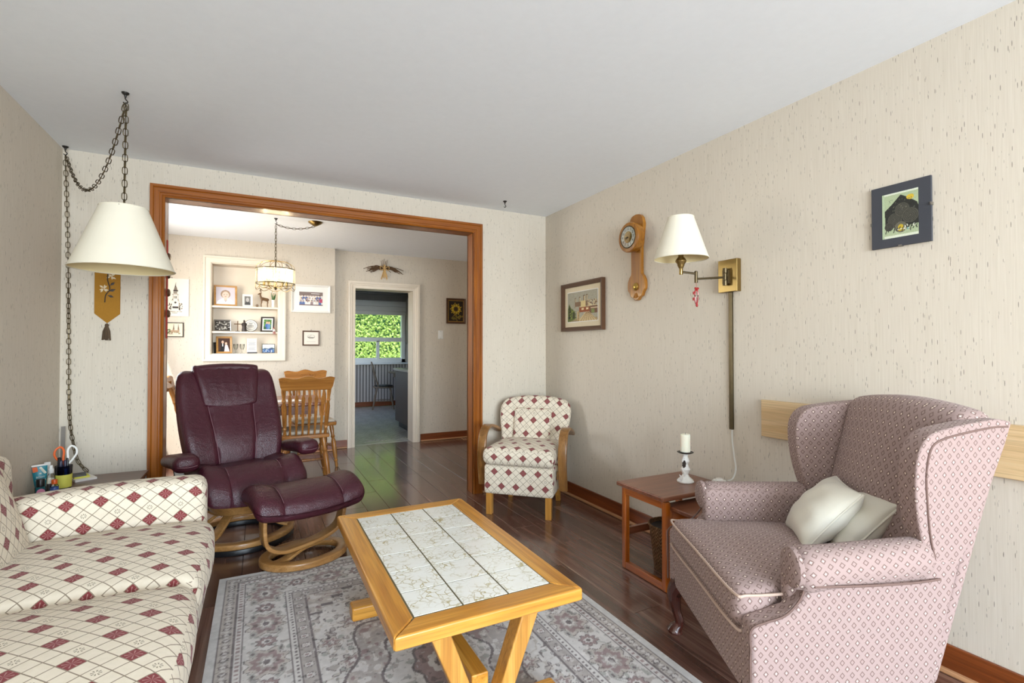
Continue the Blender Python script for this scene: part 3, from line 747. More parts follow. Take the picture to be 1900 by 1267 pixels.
# ---- coffee table: mitred oak frame, 3 x 6 tiles, V trestles
def coffee_table():
    x0, x1, y0, y1, zt = .335, .965, 1.37, 2.49, .43; cx, cy = (x0+x1)/2, (y0+y1)/2
    hx, hy = (x1-x0)/2, (y1-y0)/2; ix, iy = .2365, .479
    r = thing('coffee_table', 'oak coffee table with veined white tiles standing on the rug', 'table', (cx, cy, 0.0105))
    zt -= .0105; th = .042
    for pts, mt in (([(-hx,-hy),(hx,-hy),(ix,-iy),(-ix,-iy)], 'oak_light_x'), ([(hx,-hy),(hx,hy),(ix,iy),(ix,-iy)], 'oak_light'), ([(hx,hy),(-hx,hy),(-ix,iy),(ix,iy)], 'oak_light_x'), ([(-hx,hy),(-hx,-hy),(-ix,-iy),(-ix,iy)], 'oak_light')):
        part('frame_board', MB().prism(pts, 2, zt-th, zt), mt, r, bevel=.007, bseg=3)
    part('tile_bed', MB().box(-ix-.01, ix+.01, -iy-.01, iy+.01, zt-.03, zt-.0022), 'grout', r, smooth=False)
    tw, tl = 2*ix/3, 2*iy/6; g = .0030
    tmesh = MB().box(-tw/2+g, tw/2-g, -tl/2+g, tl/2-g, 0, .007).mesh('tile', False)
    for i in range(3):
        for j in range(6):
            link('tile', tmesh, 'vein_tile', r, (-ix+tw*(i+.5), -iy+tl*(j+.5), zt-.0075))
    for y in (-.46, .40):
        part('foot', MB().box(-.275, .275, y-.04, y+.04, 0, .062), 'oak_light_x', r, bevel=.010, bseg=2)
        for s_ in (-1, 1):
            part('leg', MB().prism([(s_*.015, .055), (s_*.068, .055), (s_*.20, zt-th), (s_*.135, zt-th)][::s_], 1, y-.032, y+.032), 'oak_light_z', r, bevel=.006)
        part('cleat', MB().box(-.24, .24, y-.03, y+.03, zt-th-.022, zt-th), 'oak_light_x', r, bevel=.004)
    part('stretcher', MB().box(-.03, .03, -.43, .37, .10, .155), 'oak_light', r, bevel=.005)
coffee_table()

# ---- sofa along the left wall, facing +x
def sofa():
    r = thing('sofa', 'cream sofa with burgundy diamond lattice cloth against the left wall', 'sofa', (XL+.02, 0, 0))
    # local x: 0 back .. .89 front; y world
    B0, YA = .02, 2.61       # arm inner face (far)
    y_near = .60
    body = MB().rbox((.40, (YA+.16-y_near+.16)/2, .13), .03, 4, 8, 2, None, 'wrapx', T=T3(.44, (YA+y_near)/2, .21))
    part('base', body, 'diamond_fabric', r)
    part('back_frame', MB().rbox((.085, (YA-y_near)/2+.15, .34), .05, 2, 10, 6, lambda x, y, z: (x - .04*(z+.34)/.68 + .02, y, z), T=T3(.09, (YA+y_near)/2, .46)), 'diamond_fabric', r)
    def armfn(far):
        def fn(x, y, z):
            k = (x+.41)/.82
            z2 = z + (.035*k - .012 if z > 0 else 0) - .02*(2*k-1)**2*(z > 0)
            return (x, y + .012*math.sin(PI*k)*(-1 if far else 1)*(1 if (y < 0) == far else 0), z2)
        return fn
    part('arm', MB().rbox((.405, .075, .265), .05, 8, 3, 6, armfn(True), 'wrap', (.018, .02), T=T3(.435, YA+.075, .375)), 'diamond_fabric', r)
    part('arm', MB().rbox((.405, .075, .265), .05, 8, 3, 6, armfn(False), 'box', T=T3(.435, y_near-.075, .375)), 'diamond_fabric', r)
    cw = (YA-y_near)/3
    for i in range(3):
        yc = YA-cw*(i+.5)
        def cf(x, y, z, i=i):
            px, py = x/.35, y/(cw/2)
            bul = (1-min(1, px*px))*(1-min(1, py*py))
            z2 = z + (.035*bul if z > 0 else 0) - .018*max(0, px-.3)**2
            x2 = x + .022*(1-py*py)*max(0, px)
            return (x2, y, z2)
        part('seat_cushion', MB().rbox((.325, cw/2-.003, .075), .055, 10, 10, 3, cf, 'wrapx', (.02+.03*i, .013), kr=4, T=T3(.548, yc, .398)), 'diamond_fabric', r)
        def bf(x, y, z):
            py, pz = y/(cw/2), z/.24
            bul = (1-min(1, py*py))*(1-min(1, pz*pz))
            return (x + (.05*bul if x > 0 else 0) - .15*(z+.24)/.48, y, z)
        part('back_cushion', MB().rbox((.075, cw/2-.003, .235), .06, 3, 8, 8, bf, 'box', (0, .03*i), kr=4, T=T3(.205, yc, .655)), 'diamond_fabric', r)
    for x_, y_ in ((.1, y_near), (.8, y_near), (.1, YA), (.8, YA)):
        part('leg', MB().lathe([(.018, 0), (.022, .02), (.028, .085)], 12, T3(x_, y_, 0)), 'mahogany', r)
sofa()

# ---- wing chair
def wing_chair():
    r = thing('wing_chair', 'mauve wing armchair with small lozenge pattern by the right wall', 'armchair', (1.778, 1.123, 0), math.radians(-118))
    fab = 'lozenge_fabric'
    def tap(x, y, z): return (x*(1-.24*min(1, max(0, (y+.25)/.65))), y, z)      # narrower toward the back
    def tp(mb): mb.v = [tap(*p) for p in mb.v]; return mb
    part('seat_base', tp(MB().rbox((.345, .275, .10), .025, 8, 8, 3, None, 'wrap', T=T3(0, -.105, .295))), fab, r)
    def cf(x, y, z):
        px, py = x/.29, y/.29; b = (1-min(1, px*px))*(1-min(1, py*py))
        ex = 1.0 + .15*max(0, min(1, (-y-.13)/.06))
        return (x*ex, y, z + (.035*b if z > 0 else 0) - (.012*max(0, py)**2))
    cu = part('seat_cushion', MB().rbox((.285, .295, .062), .04, 10, 10, 3, cf, 'wrap', (.004, .007), kr=4, T=T3(0, -.105, .442)), fab, r)
    for zz in (.392, .492):
        part('piping', MB().tube(catmull([(-.318, -.23, zz), (-.324, -.36, zz-.004), (-.30, -.397, zz-.004), (0, -.402, zz), (.30, -.397, zz-.004), (.324, -.36, zz-.004), (.318, -.23, zz)], 6), .0045, 6), 'cushion_piping', cu)
    def bk(x, y, z):
        t_ = (z+.31)/.62; pz = z/.31; px = x/.27
        bul = (1-min(1, px*px))*(1-min(1, pz*pz))
        top = .03*(1-px*px)*max(0, pz)
        return (x*(.94+.08*t_), y + .02 + .16*t_ - (.04*bul if y < 0 else 0), z + top)
    part('backrest', MB().rbox((.27, .06, .305), .045, 10, 3, 12, bk, 'box', (.003, .005), kr=4, T=T3(0, .205, .72)), fab, r)
    for s_ in (-1, 1):
        out = [(-.385, .205), (.185, .205)] + bez((.185, .205), (.21, .35), (.245, .48), (.285, .60), 6)[1:] + [(.02, .61), (-.14, .59), (-.195, .56), (-.232, .515), (-.268, .475), (-.33, .452), (-.385, .435)]
        part('side_panel', tp(MB().prism(out, 0, min(s_*.32, s_*.392), max(s_*.32, s_*.392))), fab, r, bevel=.018, bseg=3, boxuv=True)
        a = part('arm', tp(MB().rbox((.064, .225, .058), .055, 4, 10, 4, lambda x, y, z: (x*(1.0+.14*max(0, min(1, (-y-.12)/.1))), y, z*(1.0+.10*max(0, min(1, (-y-.12)/.1)))+.010*(y/.245)), 'cyl', (.006, .004), kr=5, T=T3(s_*.362, -.035, .592))), fab, r)
        part('inner_arm', tp(MB().rbox((.028, .235, .105), .022, 2, 10, 5, None, 'box', (.003, .009), T=T3(s_*.322, -.022, .525))), fab, r)
        part('arm_scroll', MB().lathe([(.0, 0), (.045, .002), (.056, .008), (.060, .02)], 20, T3(s_*.362, -.264, .590, PI/2, 0, 0) @ Matrix.Rotation(PI, 4, 'X')), fab, a, boxuv=True)
        sp = catmull([(s_*.392, -.232, .54), (s_*.394, -.25, .505), (s_*.395, -.29, .466), (s_*.395, -.345, .446), (s_*.394, -.384, .425), (s_*.394, -.387, .37), (s_*.394, -.387, .21)], 5)
        part('piping', MB().tube(sp, .0035, 6), 'wing_piping', a)
        part('piping', tp(MB().tube(catmull([(s_*.425, -.22, .560), (s_*.424, -.05, .552), (s_*.412, .10, .545), (s_*.40, .20, .545)], 5), .0035, 6)), 'wing_piping', a)
        wo = catmull([(.175, .575), (.150, .65), (.128, .74), (.118, .84), (.126, .92), (.165, .972), (.24, .992), (.33, 1.005), (.40, 1.012), (.452, 1.004)], 4) + bez((.452, 1.004), (.41, .86), (.345, .72), (.283, .58), 6)[1:]
        wo = [(p[0], p[1]) for p in wo][::-1]
        mb = tp(MB().prism(wo, 0, min(s_*.298, s_*.385), max(s_*.298, s_*.385)))
        fl_ = lambda y, z: s_*.030*max(0, (z-.58)/.42)*max(0, 1-(y-.11)/.4)
        mb.v = [(x + fl_(y, z), y, z) for x, y, z in mb.v]
        w_ = part('wing', mb, fab, r, bevel=.034, bseg=4, boxuv=True)
        pp = []
        for p in catmull([(.192, .60), (.172, .68), (.158, .78), (.152, .86), (.164, .93), (.20, .957), (.28, .974), (.38, .988), (.435, .990)], 4):
            q = tap(s_*.386, p[0], p[1]); pp.append((q[0]+fl_(p[0], p[1]), p[0], p[1]))
        part('piping', MB().tube(pp, .0032, 6), 'wing_piping', w_)
        leg = MB().sweep(catmull([(s_*.335, -.345, .23), (s_*.35, -.372, .17), (s_*.344, -.368, .10), (s_*.338, -.355, .05), (s_*.345, -.37, .018), (s_*.347, -.375, 0.0)], 5), [(math.cos(2*PI*k/10), math.sin(2*PI*k/10)) for k in range(10)], (0, 1, 0), False,
                         [.038+0*k if k < 3 else (.036-.0022*(k-3) if k < 11 else (.0195 if k < 17 else (.0195+.0025*(k-16) if k < 23 else .030))) for k in range(26)])
        if s_ > 0: leg.v = [(x, y, max(z, .0108)) for x, y, z in leg.v]      # this foot stands on the rug
        part('leg', leg, 'mahogany', r)
        part('leg', MB().prism([(.125, .22), (.19, .0), (.22, 0), (.17, .22)][::-1], 0, s_*.265-.02, s_*.265+.02), 'mahogany', r, bevel=.004)
    ob = tp(MB().rbox((.37, .02, .385), .018, 6, 2, 10, lambda x, y, z: (x, y + .255*(z+.385)/.77, z + .02*(1-(x/.37)**2)*(z > .3)), T=T3(0, .19, .60)))
    part('outer_back', ob, fab, r)
    return r
wing_chair()
# two satin cushions on the wing chair
def cushion(label, loc, rot, hw=.17):
    def fn(x, y, z):
        px, py = x/hw, y/hw; b = max(0, (1-px*px))*max(0, (1-py*py))
        k = 1 - .10*(1-max(abs(px), abs(py)))*(abs(px*py))
        wr = .0045*math.sin(61*x+19*y)*math.sin(33*y-17*x) + .003*math.sin(90*y+20*x)*abs(px)
        pin = 1-.07*(1-px*px)*(py*py) ; pin2 = 1-.07*(1-py*py)*(px*px)
        return (x*pin2, y*pin, math.copysign(1, z)*(.005 + .062*b**.45) + wr*b**.3 if abs(z) > 1e-6 else 0)
    o = thing('throw_pillow', label, 'pillow', loc, 0); o.rotation_euler = rot
    part('cover', MB().rbox((hw, hw, .02), .008, 14, 14, 1, fn), 'pillow_satin', o)
    e_ = []
    for k in range(48):
        a = 2*PI*k/48; c_, s_ = math.cos(a), math.sin(a); m = max(abs(c_), abs(s_)); px, py = c_/m, s_/m
        e_.append((px*hw*(1-.07*(1-py*py)*(px*px))*1.0, py*hw*(1-.07*(1-px*px)*(py*py)), 0))
    part('piping', MB().tube(e_, .0045, 6, True), 'pillow_satin', o)
    return o
def lay(o, c, e1, e2):
    e1 = Vector(e1).normalized(); n = e1.cross(Vector(e2)).normalized(); e2 = n.cross(e1)
    m = Matrix((e1, e2, n)).transposed().to_4x4(); m.translation = c; o.matrix_world = m
lay(cushion('ivory satin pillow lying on top of the other pillow, wing chair', (0, 0, 0), (0, 0, 0), .136), (1.866, 1.122, .622), (.48, -.45, .76), (.70, .71, 0))
lay(cushion('ivory satin pillow slid between wing chair back and the other pillow', (0, 0, 0), (0, 0, 0), .136), (1.935, 1.040, .600), (.48, -.45, .76), (.70, .71, 0))

# ---- small open-arm chair in the corner
def occasional_chair():
    r = thing('occasional_chair', 'low armchair in diamond lattice cloth with bent oak arms, corner of room', 'armchair', (1.868, 3.392, 0), math.radians(-44))
    fab = 'diamond_fabric'
    part('skirt', MB().rbox((.262, .265, .108), .022, 8, 8, 3, lambda x, y, z: (x*(1-.06*(y+.26)/.52), y, z), 'wrap', (.013, .0), T=T3(0, -.01, .262)), fab, r)
    def cf(x, y, z):
        px, py = x/.27, y/.27; b = (1-min(1, px*px))*(1-min(1, py*py))
        return (x*(1-.05*(y+.27)/.54), y, z + (.03*b if z > 0 else 0))
    part('seat_cushion', MB().rbox((.272, .275, .062), .05, 8, 8, 2, cf, 'wrap', (.006, .02), kr=4, T=T3(0, -.03, .432)), fab, r)
    def bk(x, y, z):
        t_ = (z+.235)/.47; px = x/.29
        w_ = .80+.22*math.sin(min(1, t_*1.15)*PI*.5) - .25*max(0, t_-.80)**1.3*3*abs(px)
        zz = z - .035*px*px*max(0, t_-.5)*2
        return (x*w_, y + .13*t_ - .035*px*px, zz)
    part('backrest', MB().rbox((.295, .05, .235), .045, 12, 3, 12, bk, 'box', (.01, .012), kr=4, T=T3(0, .185, .60)), fab, r)
    def pk(x, y, z):
        px, pz = x/.155, z/.165; b = (1-min(1, px*px))*(1-min(1, pz*pz)); t_ = (z+.165)/.33
        return (x, y + .10*t_ - .025*b*(y < 0), z)
    part('back_pad', MB().rbox((.155, .032, .165), .03, 8, 2, 8, pk, 'box', (.035, .03), kr=3, T=T3(-.01, .128, .575, math.radians(0))), fab, r)
    for s_ in (-1, 1):
        x_ = s_*.312
        path = catmull([(x_, -.15, .19), (x_, -.178, .34), (x_, -.178, .47), (x_, -.14, .575), (x_, -.05, .618), (x_, .08, .595), (x_*.97, .22, .545)], 6)
        part('armrest', MB().sweep(path, RRECT(.026, .066, .008), (1, 0, 0)), 'arm_oak', r, label='bent oak arm')
        part('leg', MB().box(s_*.225-.022, s_*.225+.022, -.265, -.222, 0, .16), 'oak_light_z', r, bevel=.003)
        part('leg', MB().prism([(.15, .16), (.20, 0), (.235, 0), (.20, .16)][::-1], 0, s_*.20-.018, s_*.20+.018), 'oak_light_z', r, bevel=.003)
        part('arm_bracket', MB().box(min(x_*.86, x_), max(x_*.86, x_), -.175, -.135, .27, .33), 'arm_oak', r, bevel=.003)
occasional_chair()

# ---- leather recliner
def bentwood(mb, pts, w, h, up, n=6): return mb.sweep(catmull(pts, n), RRECT(w, h, min(w, h)*.3), up)
def recliner():
    r = thing('recliner', 'burgundy leather recliner on a bentwood swivel base beside the opening', 'recliner', (-.095, 3.67, 0), math.radians(19))
    le = 'leather'; TL = math.radians(21)
    def inc(x, n, l):      # back coordinates -> local
        return (x, .145 + l*math.sin(TL) + n*math.cos(TL), .395 + l*math.cos(TL) - n*math.sin(TL))
    LB = .72
    def seam(l): return .105 + .055*min(1, max(0, l/LB))**1.0
    def half(l):
        t_ = l/LB; return .268 + .042*math.sin(PI*min(1, t_*1.02)*.8) - .10*max(0, t_-.86)**2*10
    def bfn(x, y, z):
        l = (z+.36)/.72*LB; t_ = l/LB; k = x/.3
        X = k*half(l); g = math.exp(-((abs(X)-seam(l))/.010)**2)
        bul = max(0, 1-k**4)*(max(0, 1-(2*t_-1)**8))
        n = y
        if y < 0: n += -.022*bul - .045*math.exp(-((t_-.28)/.25)**2) + .011*g - .012*(1-(X/seam(l))**2 if abs(X) < seam(l) else 0)
        n += -.05*(X/.3)**2 + .055*max(0, t_-.8)**2*8
        return inc(X, n, l)
    part('backrest', MB().rbox((.3, .055, .36), .045, 44, 3, 18, bfn, kr=4), le, r)
    # headrest flap draped over the top
    def hd(x, y, z):
        px, t_ = x/.19, (z+.15)/.30
        w_ = .165+.045*t_; l = LB*.62 + t_*LB*.395 - .022*(1-px*px)*(1-t_)
        n = -.085 - .018*(1-px*px)*math.sin(PI*min(1, t_*.9+.1)) + (y+.02) - .045*(px*w_/.3)**2 + .055*max(0, t_-.55)**2*2.2
        n += .0045*math.sin(px*19+3*t_)*(t_)*(y < 0)
        return inc(px*w_, n, l + .012*(t_ > .9))
    hp = part('headrest', MB().rbox((.19, .028, .15), .024, 14, 2, 8, hd, kr=3), le, r)
    part('headrest_cap', MB().rbox((.205, .075, .03), .028, 8, 4, 2, lambda x, y, z: inc(x, y-.012-.03*(x/.3)**2, LB+.006+z-.02*(x/.2)**2)), le, hp)
    # seam piping
    for s_ in (-1, 1):
        part('seam', MB().tube([inc(s_*seam(l), -.073-.05*(seam(l)/.3)**2-.045*math.exp(-((l/LB-.28)/.25)**2), l) for l in [LB*k/14 for k in range(1, 10)]], .0022, 5), 'stitch', r)
    # seat with stitched seams and a rolled front
    def ztop(X, y):
        t_ = (y+.29)/.58; fr = max(0, .34-t_)/.34
        return .03*(X/.29)**2 - .085*fr*fr + .03*math.exp(-((t_-.26)/.16)**2)
    def sfn(x, y, z):
        t_ = (y+.29)/.58; fr = max(0, .34-t_)/.34
        g = math.exp(-((abs(x)-.150)/.009)**2); Z = z + (ztop(x, y) if z > -.03 else .03*(x/.29)**2 - .05*fr*fr)
        if z > .02: Z += .012*(1-(x/.15)**2 if abs(x) < .15 else 1-((abs(x)-.225)/.075)**2) - .010*g
        return (x, y - .05 - .02*(1-(x/.3)**2)*fr + .007*g*(y < -.25), Z + .408)
    part('seat_cushion', MB().rbox((.298, .29, .068), .055, 44, 16, 3, sfn, kr=5), le, r)
    for s_ in (-1, 1):
        part('seam', MB().tube([(s_*.150, -.05+y, .408+.0665+ztop(.15, y)) for y in [-.25+.03*k for k in range(12)]], .0018, 5), 'stitch', r)
        # arm pads on steel brackets
        def af(x, y, z, s_=s_):
            t_ = (y+.20)/.40
            return (x*(.80+.35*(1-abs(2*t_-.7)**2*.4)), y, z*(.8+.3*(1-t_)) - .055*t_ - .02*max(0, .3-t_)/.3)
        ap = part('arm_pad', MB().rbox((.062, .205, .046), .042, 4, 10, 3, af, kr=4, T=T3(s_*.352, -.02, .585)), le, r)
        part('seam', MB().tube(catmull([(s_*.352-.055, -.17, .553), (s_*.352-.045, -.222, .556), (s_*.352, -.234, .553), (s_*.352+.045, -.222, .556), (s_*.352+.055, -.17, .553)], 5), .0022, 5), 'stitch', ap)
        part('arm_bracket', MB().sweep(catmull([(s_*.348, .03, .54), (s_*.338, .03, .46), (s_*.29, .02, .39), (s_*.20, 0, .37)], 5), RRECT(.05, .016, .004), (0, 1, 0)), 'steel', r)
    # under-seat shell, swivel hub, ring and crossed bentwood legs
    part('seat_shell', MB().lathe([(.0, .245), (.13, .25), (.205, .275), (.235, .325), (.225, .33), (.0, .34)], 28, T3(0, -.11, -.035)), 'beech_bent', r)
    part('hub', MB().lathe([(.05, .205), (.19, .205), (.20, .215), (.20, .235), (.13, .25), (.05, .25)], 28), 'beech_bent', r)
    part('hub_rim', MB().lathe([(.205, .232), (.212, .238), (.205, .246), (.19, .24)], 28, closed=True), 'black_plastic', r)
    ring = [(.285*math.cos(a), .285*math.sin(a), .052) for a in [2*PI*k/48 for k in range(48)]]
    rg = part('base_ring', MB().sweep(ring, RRECT(.062, .036, .010), (0, 0, 1), True), 'beech_bent', r)
    ring2 = [(.285*math.cos(a), .285*math.sin(a), .017) for a in [2*PI*k/48 for k in range(48)]]
    part('glide_ring', MB().sweep(ring2, RRECT(.05, .034, .006), (0, 0, 1), True), 'black_plastic', rg)
    for a in (35, 145, 215, 325):
        c_, s_ = math.cos(math.radians(a)), math.sin(math.radians(a))
        mb = MB(); bentwood(mb, [(c_*q, s_*q, z) for q, z in ((.285, .078), (.22, .10), (.15, .155), (.10, .19), (.02, .205))], .06, .02, (-s_, c_, 0) if False else (0, 0, 1))
        part('leg', mb, 'beech_bent', r)
recliner()
def ottoman():
    r = thing('ottoman', 'burgundy leather footstool on an oval bentwood base, before the recliner', 'footstool', (.245, 3.145, .0075), math.radians(15))
    TX = math.radians(6)
    def ofn(x, y, z):
        py, px = y/.19, x/.31; g = math.exp(-((abs(x)-.165)/.009)**2)
        Z = z - .055*py*py*(1 if z > 0 else .5) + .03*px*px - .02 + (.010*(1-(x/.165)**2 if abs(x) < .165 else 1-((abs(x)-.235)/.07)**2) - .009*g if z > 0 else 0)
        Y = y*(1-.10*px*px-.02*g)
        return (x, Y*math.cos(TX) - Z*math.sin(TX), .385 + Z*math.cos(TX) + Y*math.sin(TX))
    part('cushion', MB().rbox((.308, .19, .062), .052, 44, 12, 2, ofn, kr=5), 'leather', r)
    for s_ in (-1, 1):
        pts = []
        for k in range(13):
            y = -.15+.30*k/12; py = y/.19; Z = .0605 - .055*py*py + .03*(.165/.31)**2 - .02
            pts.append((s_*.165, y*math.cos(TX)-Z*math.sin(TX), .385+Z*math.cos(TX)+y*math.sin(TX)))
        part('seam', MB().tube(pts, .0020, 5), 'stitch', r)
    part('tray', MB().box(-.22, .22, -.11, .11, .285, .305), 'underside', r, bevel=.006)
    # U-shaped bentwood yoke
    part('yoke', MB().sweep(catmull([(-.225, .0, .30), (-.228, -.005, .20), (-.21, -.01, .12), (-.13, -.012, .078), (0, -.005, .085), (.12, .005, .105), (.20, .01, .15), (.226, .01, .23), (.228, .005, .30)], 6), RRECT(.022, .085, .006), (0, 1, 0)), 'beech_bent', r)
    ring = [(.215*math.cos(a), .165*math.sin(a), .024) for a in [2*PI*k/48 for k in range(48)]]
    part('base_ring', MB().sweep(ring, RRECT(.058, .040, .010), (0, 0, 1), True), 'beech_bent', r)
    part('cross_strap', MB().sweep(catmull([(-.19, -.06, .030), (-.12, -.04, .034), (-.03, -.01, .062), (.08, .03, .062), (.15, .06, .040), (.19, .07, .030)], 5), RRECT(.060, .018, .005), (0, 0, 1)), 'beech_bent', r)
ottoman()

# ---- nest of teak tables, basket, candle
def sled_table(label, x0, x1, y0, y1, zt, t_=.032, group=None):
    cx, cy = (x0+x1)/2, (y0+y1)/2; hx, hy = (x1-x0)/2, (y1-y0)/2
    r = thing('nesting_table', label, 'table', (cx, cy, 0))
    part('tabletop', MB().box(-hx, hx, -hy, hy, zt-.022, zt), 'teak_x', r, bevel=.006, bseg=3)
    for s_ in (-1, 1):
        xs = s_*(hx-.045); a, b = xs-.016, xs+.016; zf = zt-.030
        part('leg', MB().box(a, b, -hy+.012, -hy+.012+t_, 0, zf), 'teak_z', r, bevel=.006)
        part('leg', MB().box(a, b, hy-.012-t_, hy-.012, 0, zf), 'teak_z', r, bevel=.006)
        part('top_rail', MB().box(a+.002, b-.002, -hy+.03, hy-.03, zf-.040, zf-.002), 'teak_y', r, bevel=.004)
        part('floor_rail', MB().box(a+.002, b-.002, -hy+.03, hy-.03, .002, .040), 'teak_y', r, bevel=.004)
        for q0, q1 in ((-hy+.06, -hy+.09), (hy-.09, hy-.06)): part('spacer', MB().box(a+.004, b-.004, q0, q1, zf-.004, zt-.020), 'teak_z', r)
    part('stretcher', MB().box(-hx+.045, hx-.045, hy-.040, hy-.018, .185, .225), 'teak_x', r, bevel=.003)
    return r
sled_table('larger teak sled-leg table with the candle holder on it', 1.795, 2.29, 1.86, 2.225, .482)
sled_table('smaller teak nesting table pulled out beside the wing chair arm', 1.862, 2.225, 1.585, 1.935, .425, .028)
b = thing('wicker_basket', 'brown woven wicker basket under the teak tables', 'basket', (2.05, 2.075, 0))
part('basket_wall', MB().lathe([(.082, 0), (.086, .01), (.112, .235), (.116, .245), (.110, .25), (.103, .24), (.078, .012), (.0, .010), (.0, .002)], 32), 'wicker', b)
part('rim', MB().tube([(.113*math.cos(a), .113*math.sin(a), .245) for a in [2*PI*k/32 for k in range(32)]], .007, 8, True), 'wicker', b)
part('lining', MB().lathe([(.0, .19), (.097, .192), (.101, .232), (.09, .225), (.0, .2)], 24), 'black_plastic', b)
c = thing('candle_holder', 'whitewashed turned candle holder with flower trim on teak table', 'candle holder', (2.125, 2.03, .482))
part('column', MB().lathe([(.0, 0), (.043, 0), (.046, .006), (.040, .016), (.022, .03), (.015, .045), (.022, .062), (.026, .072), (.018, .086), (.014, .10), (.022, .118), (.018, .13), (.012, .145), (.016, .155), (.012, .160), (.0, .160)], 24), 'white_gloss', c)
part('drip_plate', MB().lathe([(.0, .160), (.03, .160), (.043, .165), (.045, .168), (.03, .164), (.0, .164)], 28), 'dark_metal', c)
fl = MB()
for k in range(7):
    a = k*2*PI/7; fl.ell((-.022+.012*math.cos(a)*.6, -.012, .105+.014*math.sin(a)), (.008, .004, .008), 8, 6)
part('flower', fl.ell((-.024, -.018, .105), (.006, .005, .006), 8, 6), 'dark_figure', c)
lf = MB()
for (x_, z_, a, l_) in ((-.03, .07, -.5, .04), (-.045, .035, -.7, .05), (-.03, .13, .4, .035), (-.055, .02, -1.2, .05), (-.02, .05, .2, .04)):
    lf.add([(0,0,-l_/2), (.008,-.003,0), (0,0,l_/2), (-.008,-.003,0), (0, .004, 0)], [(0,1,4),(1,2,4),(2,3,4),(3,0,4),(0,4-1,1),(1,3,2)], None, T3(x_, -.012, z_, 0, a, 0))
part('ribbon_leaf', lf, 'paper_white', c, smooth=False)
cd = thing('pillar_candle', 'ribbed ivory pillar candle on the white candle holder', 'candle', (2.125, 2.03, .651))
pr = [(.0, 0), (.026, 0)] + [(.0275 - .0012*(k % 2), .004+.0052*k) for k in range(18)] + [(.025, .098), (.0, .096)]
part('wax', MB().lathe(pr, 24), 'candle_wax', cd); part('wick', MB().tube([(0, 0, .095), (.001, 0, .106)], .001, 5), 'black_plastic', cd)
p = tag(link('adapter_puck', MB().lathe([(.0, 0), (.036, 0), (.040, .006), (.040, .02), (.032, .028), (.020, .030), (.018, .036), (.0, .036)], 24).mesh('adapter_puck'), 'white_plastic', None, (2.243, 1.90, .482), sharp=35), 'round white plastic puck at the end of the white lamp cord', 'adapter')

# ================================================================== LAMPS AND WALL THINGS, LIVING ROOM
def link_mesh(L, w, r):
    pts = []
    for k in range(12):
        a = 2*PI*k/12; pts.append((w/2*math.cos(a), 0, (L/2-w/2)*(1 if math.sin(a) >= 0 else -1)*(1 if abs(math.sin(a)) > .01 else 0) + w/2*math.sin(a)))
    return MB().sweep(pts, [(r*math.cos(2*PI*k/5), r*math.sin(2*PI*k/5)) for k in range(5)], (0, 1, 0), True).mesh('chain_link')
def resample(path, step):
    P = [Vector(p) for p in path]; out = [P[0].copy()]; need = step; i = 0; cur = P[0].copy()
    while i < len(P)-1:
        d = (P[i+1]-cur).length
        if d >= need: cur = cur + (P[i+1]-cur)*(need/d); out.append(cur.copy()); need = step
        else: need -= d; cur = P[i+1].copy(); i += 1
    return out
def chain(parent, path, L, w, r, mat, cord='dark_brass'):
    ch = part('chain_cord', MB().tube(path, r*.9, 5), cord, parent)
    me = link_mesh(L, w, r); pts = resample(path, L-2.6*r)
    for i in range(len(pts)-1):
        d = (pts[i+1]-pts[i]).normalized(); q = d.to_track_quat('Z', 'Y')
        o = link('chain_link', me, mat, ch, (pts[i]+pts[i+1])/2); o.rotation_mode = 'QUATERNION'
        from mathutils import Quaternion
        o.rotation_quaternion = q @ Quaternion((0, 0, 1), (PI/2*(i % 2))+.5)
    return ch
def ceiling_hook(mb, x, y, z):
    mb.lathe([(.0, 0), (.016, 0), (.014, -.006), (.006, -.012), (.004, -.022), (.0, -.022)][::-1], 14, T3(x, y, z))
    mb.tube(catmull([(x, y, z-.02), (x, y, z-.03), (x+.009, y, z-.042), (x, y, z-.052), (x-.008, y, z-.046)], 4), .0028, 6)
def sag(a, b, dip, n=24):
    a, b = Vector(a), Vector(b); out = []
    for i in range(n+1):
        t_ = i/n; p = a.lerp(b, t_); p.z -= dip*4*t_*(1-t_); out.append(tuple(p))
    return out
def empire_shade(parent, z0, z1, r0, r1, T=None, name='lamp_shade'):
    T = T if T is not None else Matrix.Identity(4)
    sh = part(name, MB().lathe([(r0, z0), (r1, z1)] , 48, T), 'shade_cream', parent, sharp=60)
    sh.data.clear_geometry(); b = MB()
    n = 48; v = []
    for r_, z in ((r0, z0), (r1, z1), (r1-.002, z1), (r0-.002, z0)):
        v += [(r_*math.cos(2*PI*k/n), r_*math.sin(2*PI*k/n), z) for k in range(n)]
    f = [(i*n+k, i*n+(k+1) % n, ((i+1) % 4)*n+(k+1) % n, ((i+1) % 4)*n+k) for i in (0, 1, 3) for k in range(n)]
    b.add(v, f, None, T); me = b.mesh(name); sh.data = me; me.materials.append(M['shade_cream']); me.set_sharp_from_angle(angle=math.radians(40))
    bl = MB(); v = []
    for r_, z in ((r0-.0022, z0+.001), (r1-.0022, z1-.001)):
        v += [(r_*math.cos(2*PI*k/n), r_*math.sin(2*PI*k/n), z) for k in range(n)]
    bl.add(v, [(k, n+k, n+(k+1) % n, (k+1) % n) for k in range(n)], None, T)
    part('lining', bl, 'shade_lining', sh)
    for r_, z in ((r0, z0), (r1, z1)):
        part('rim', MB().tube([tuple(T @ Vector((r_*math.cos(2*PI*k/n), r_*math.sin(2*PI*k/n), z))) for k in range(n)], .0028, 5, True), 'shade_cream', sh)
    return sh
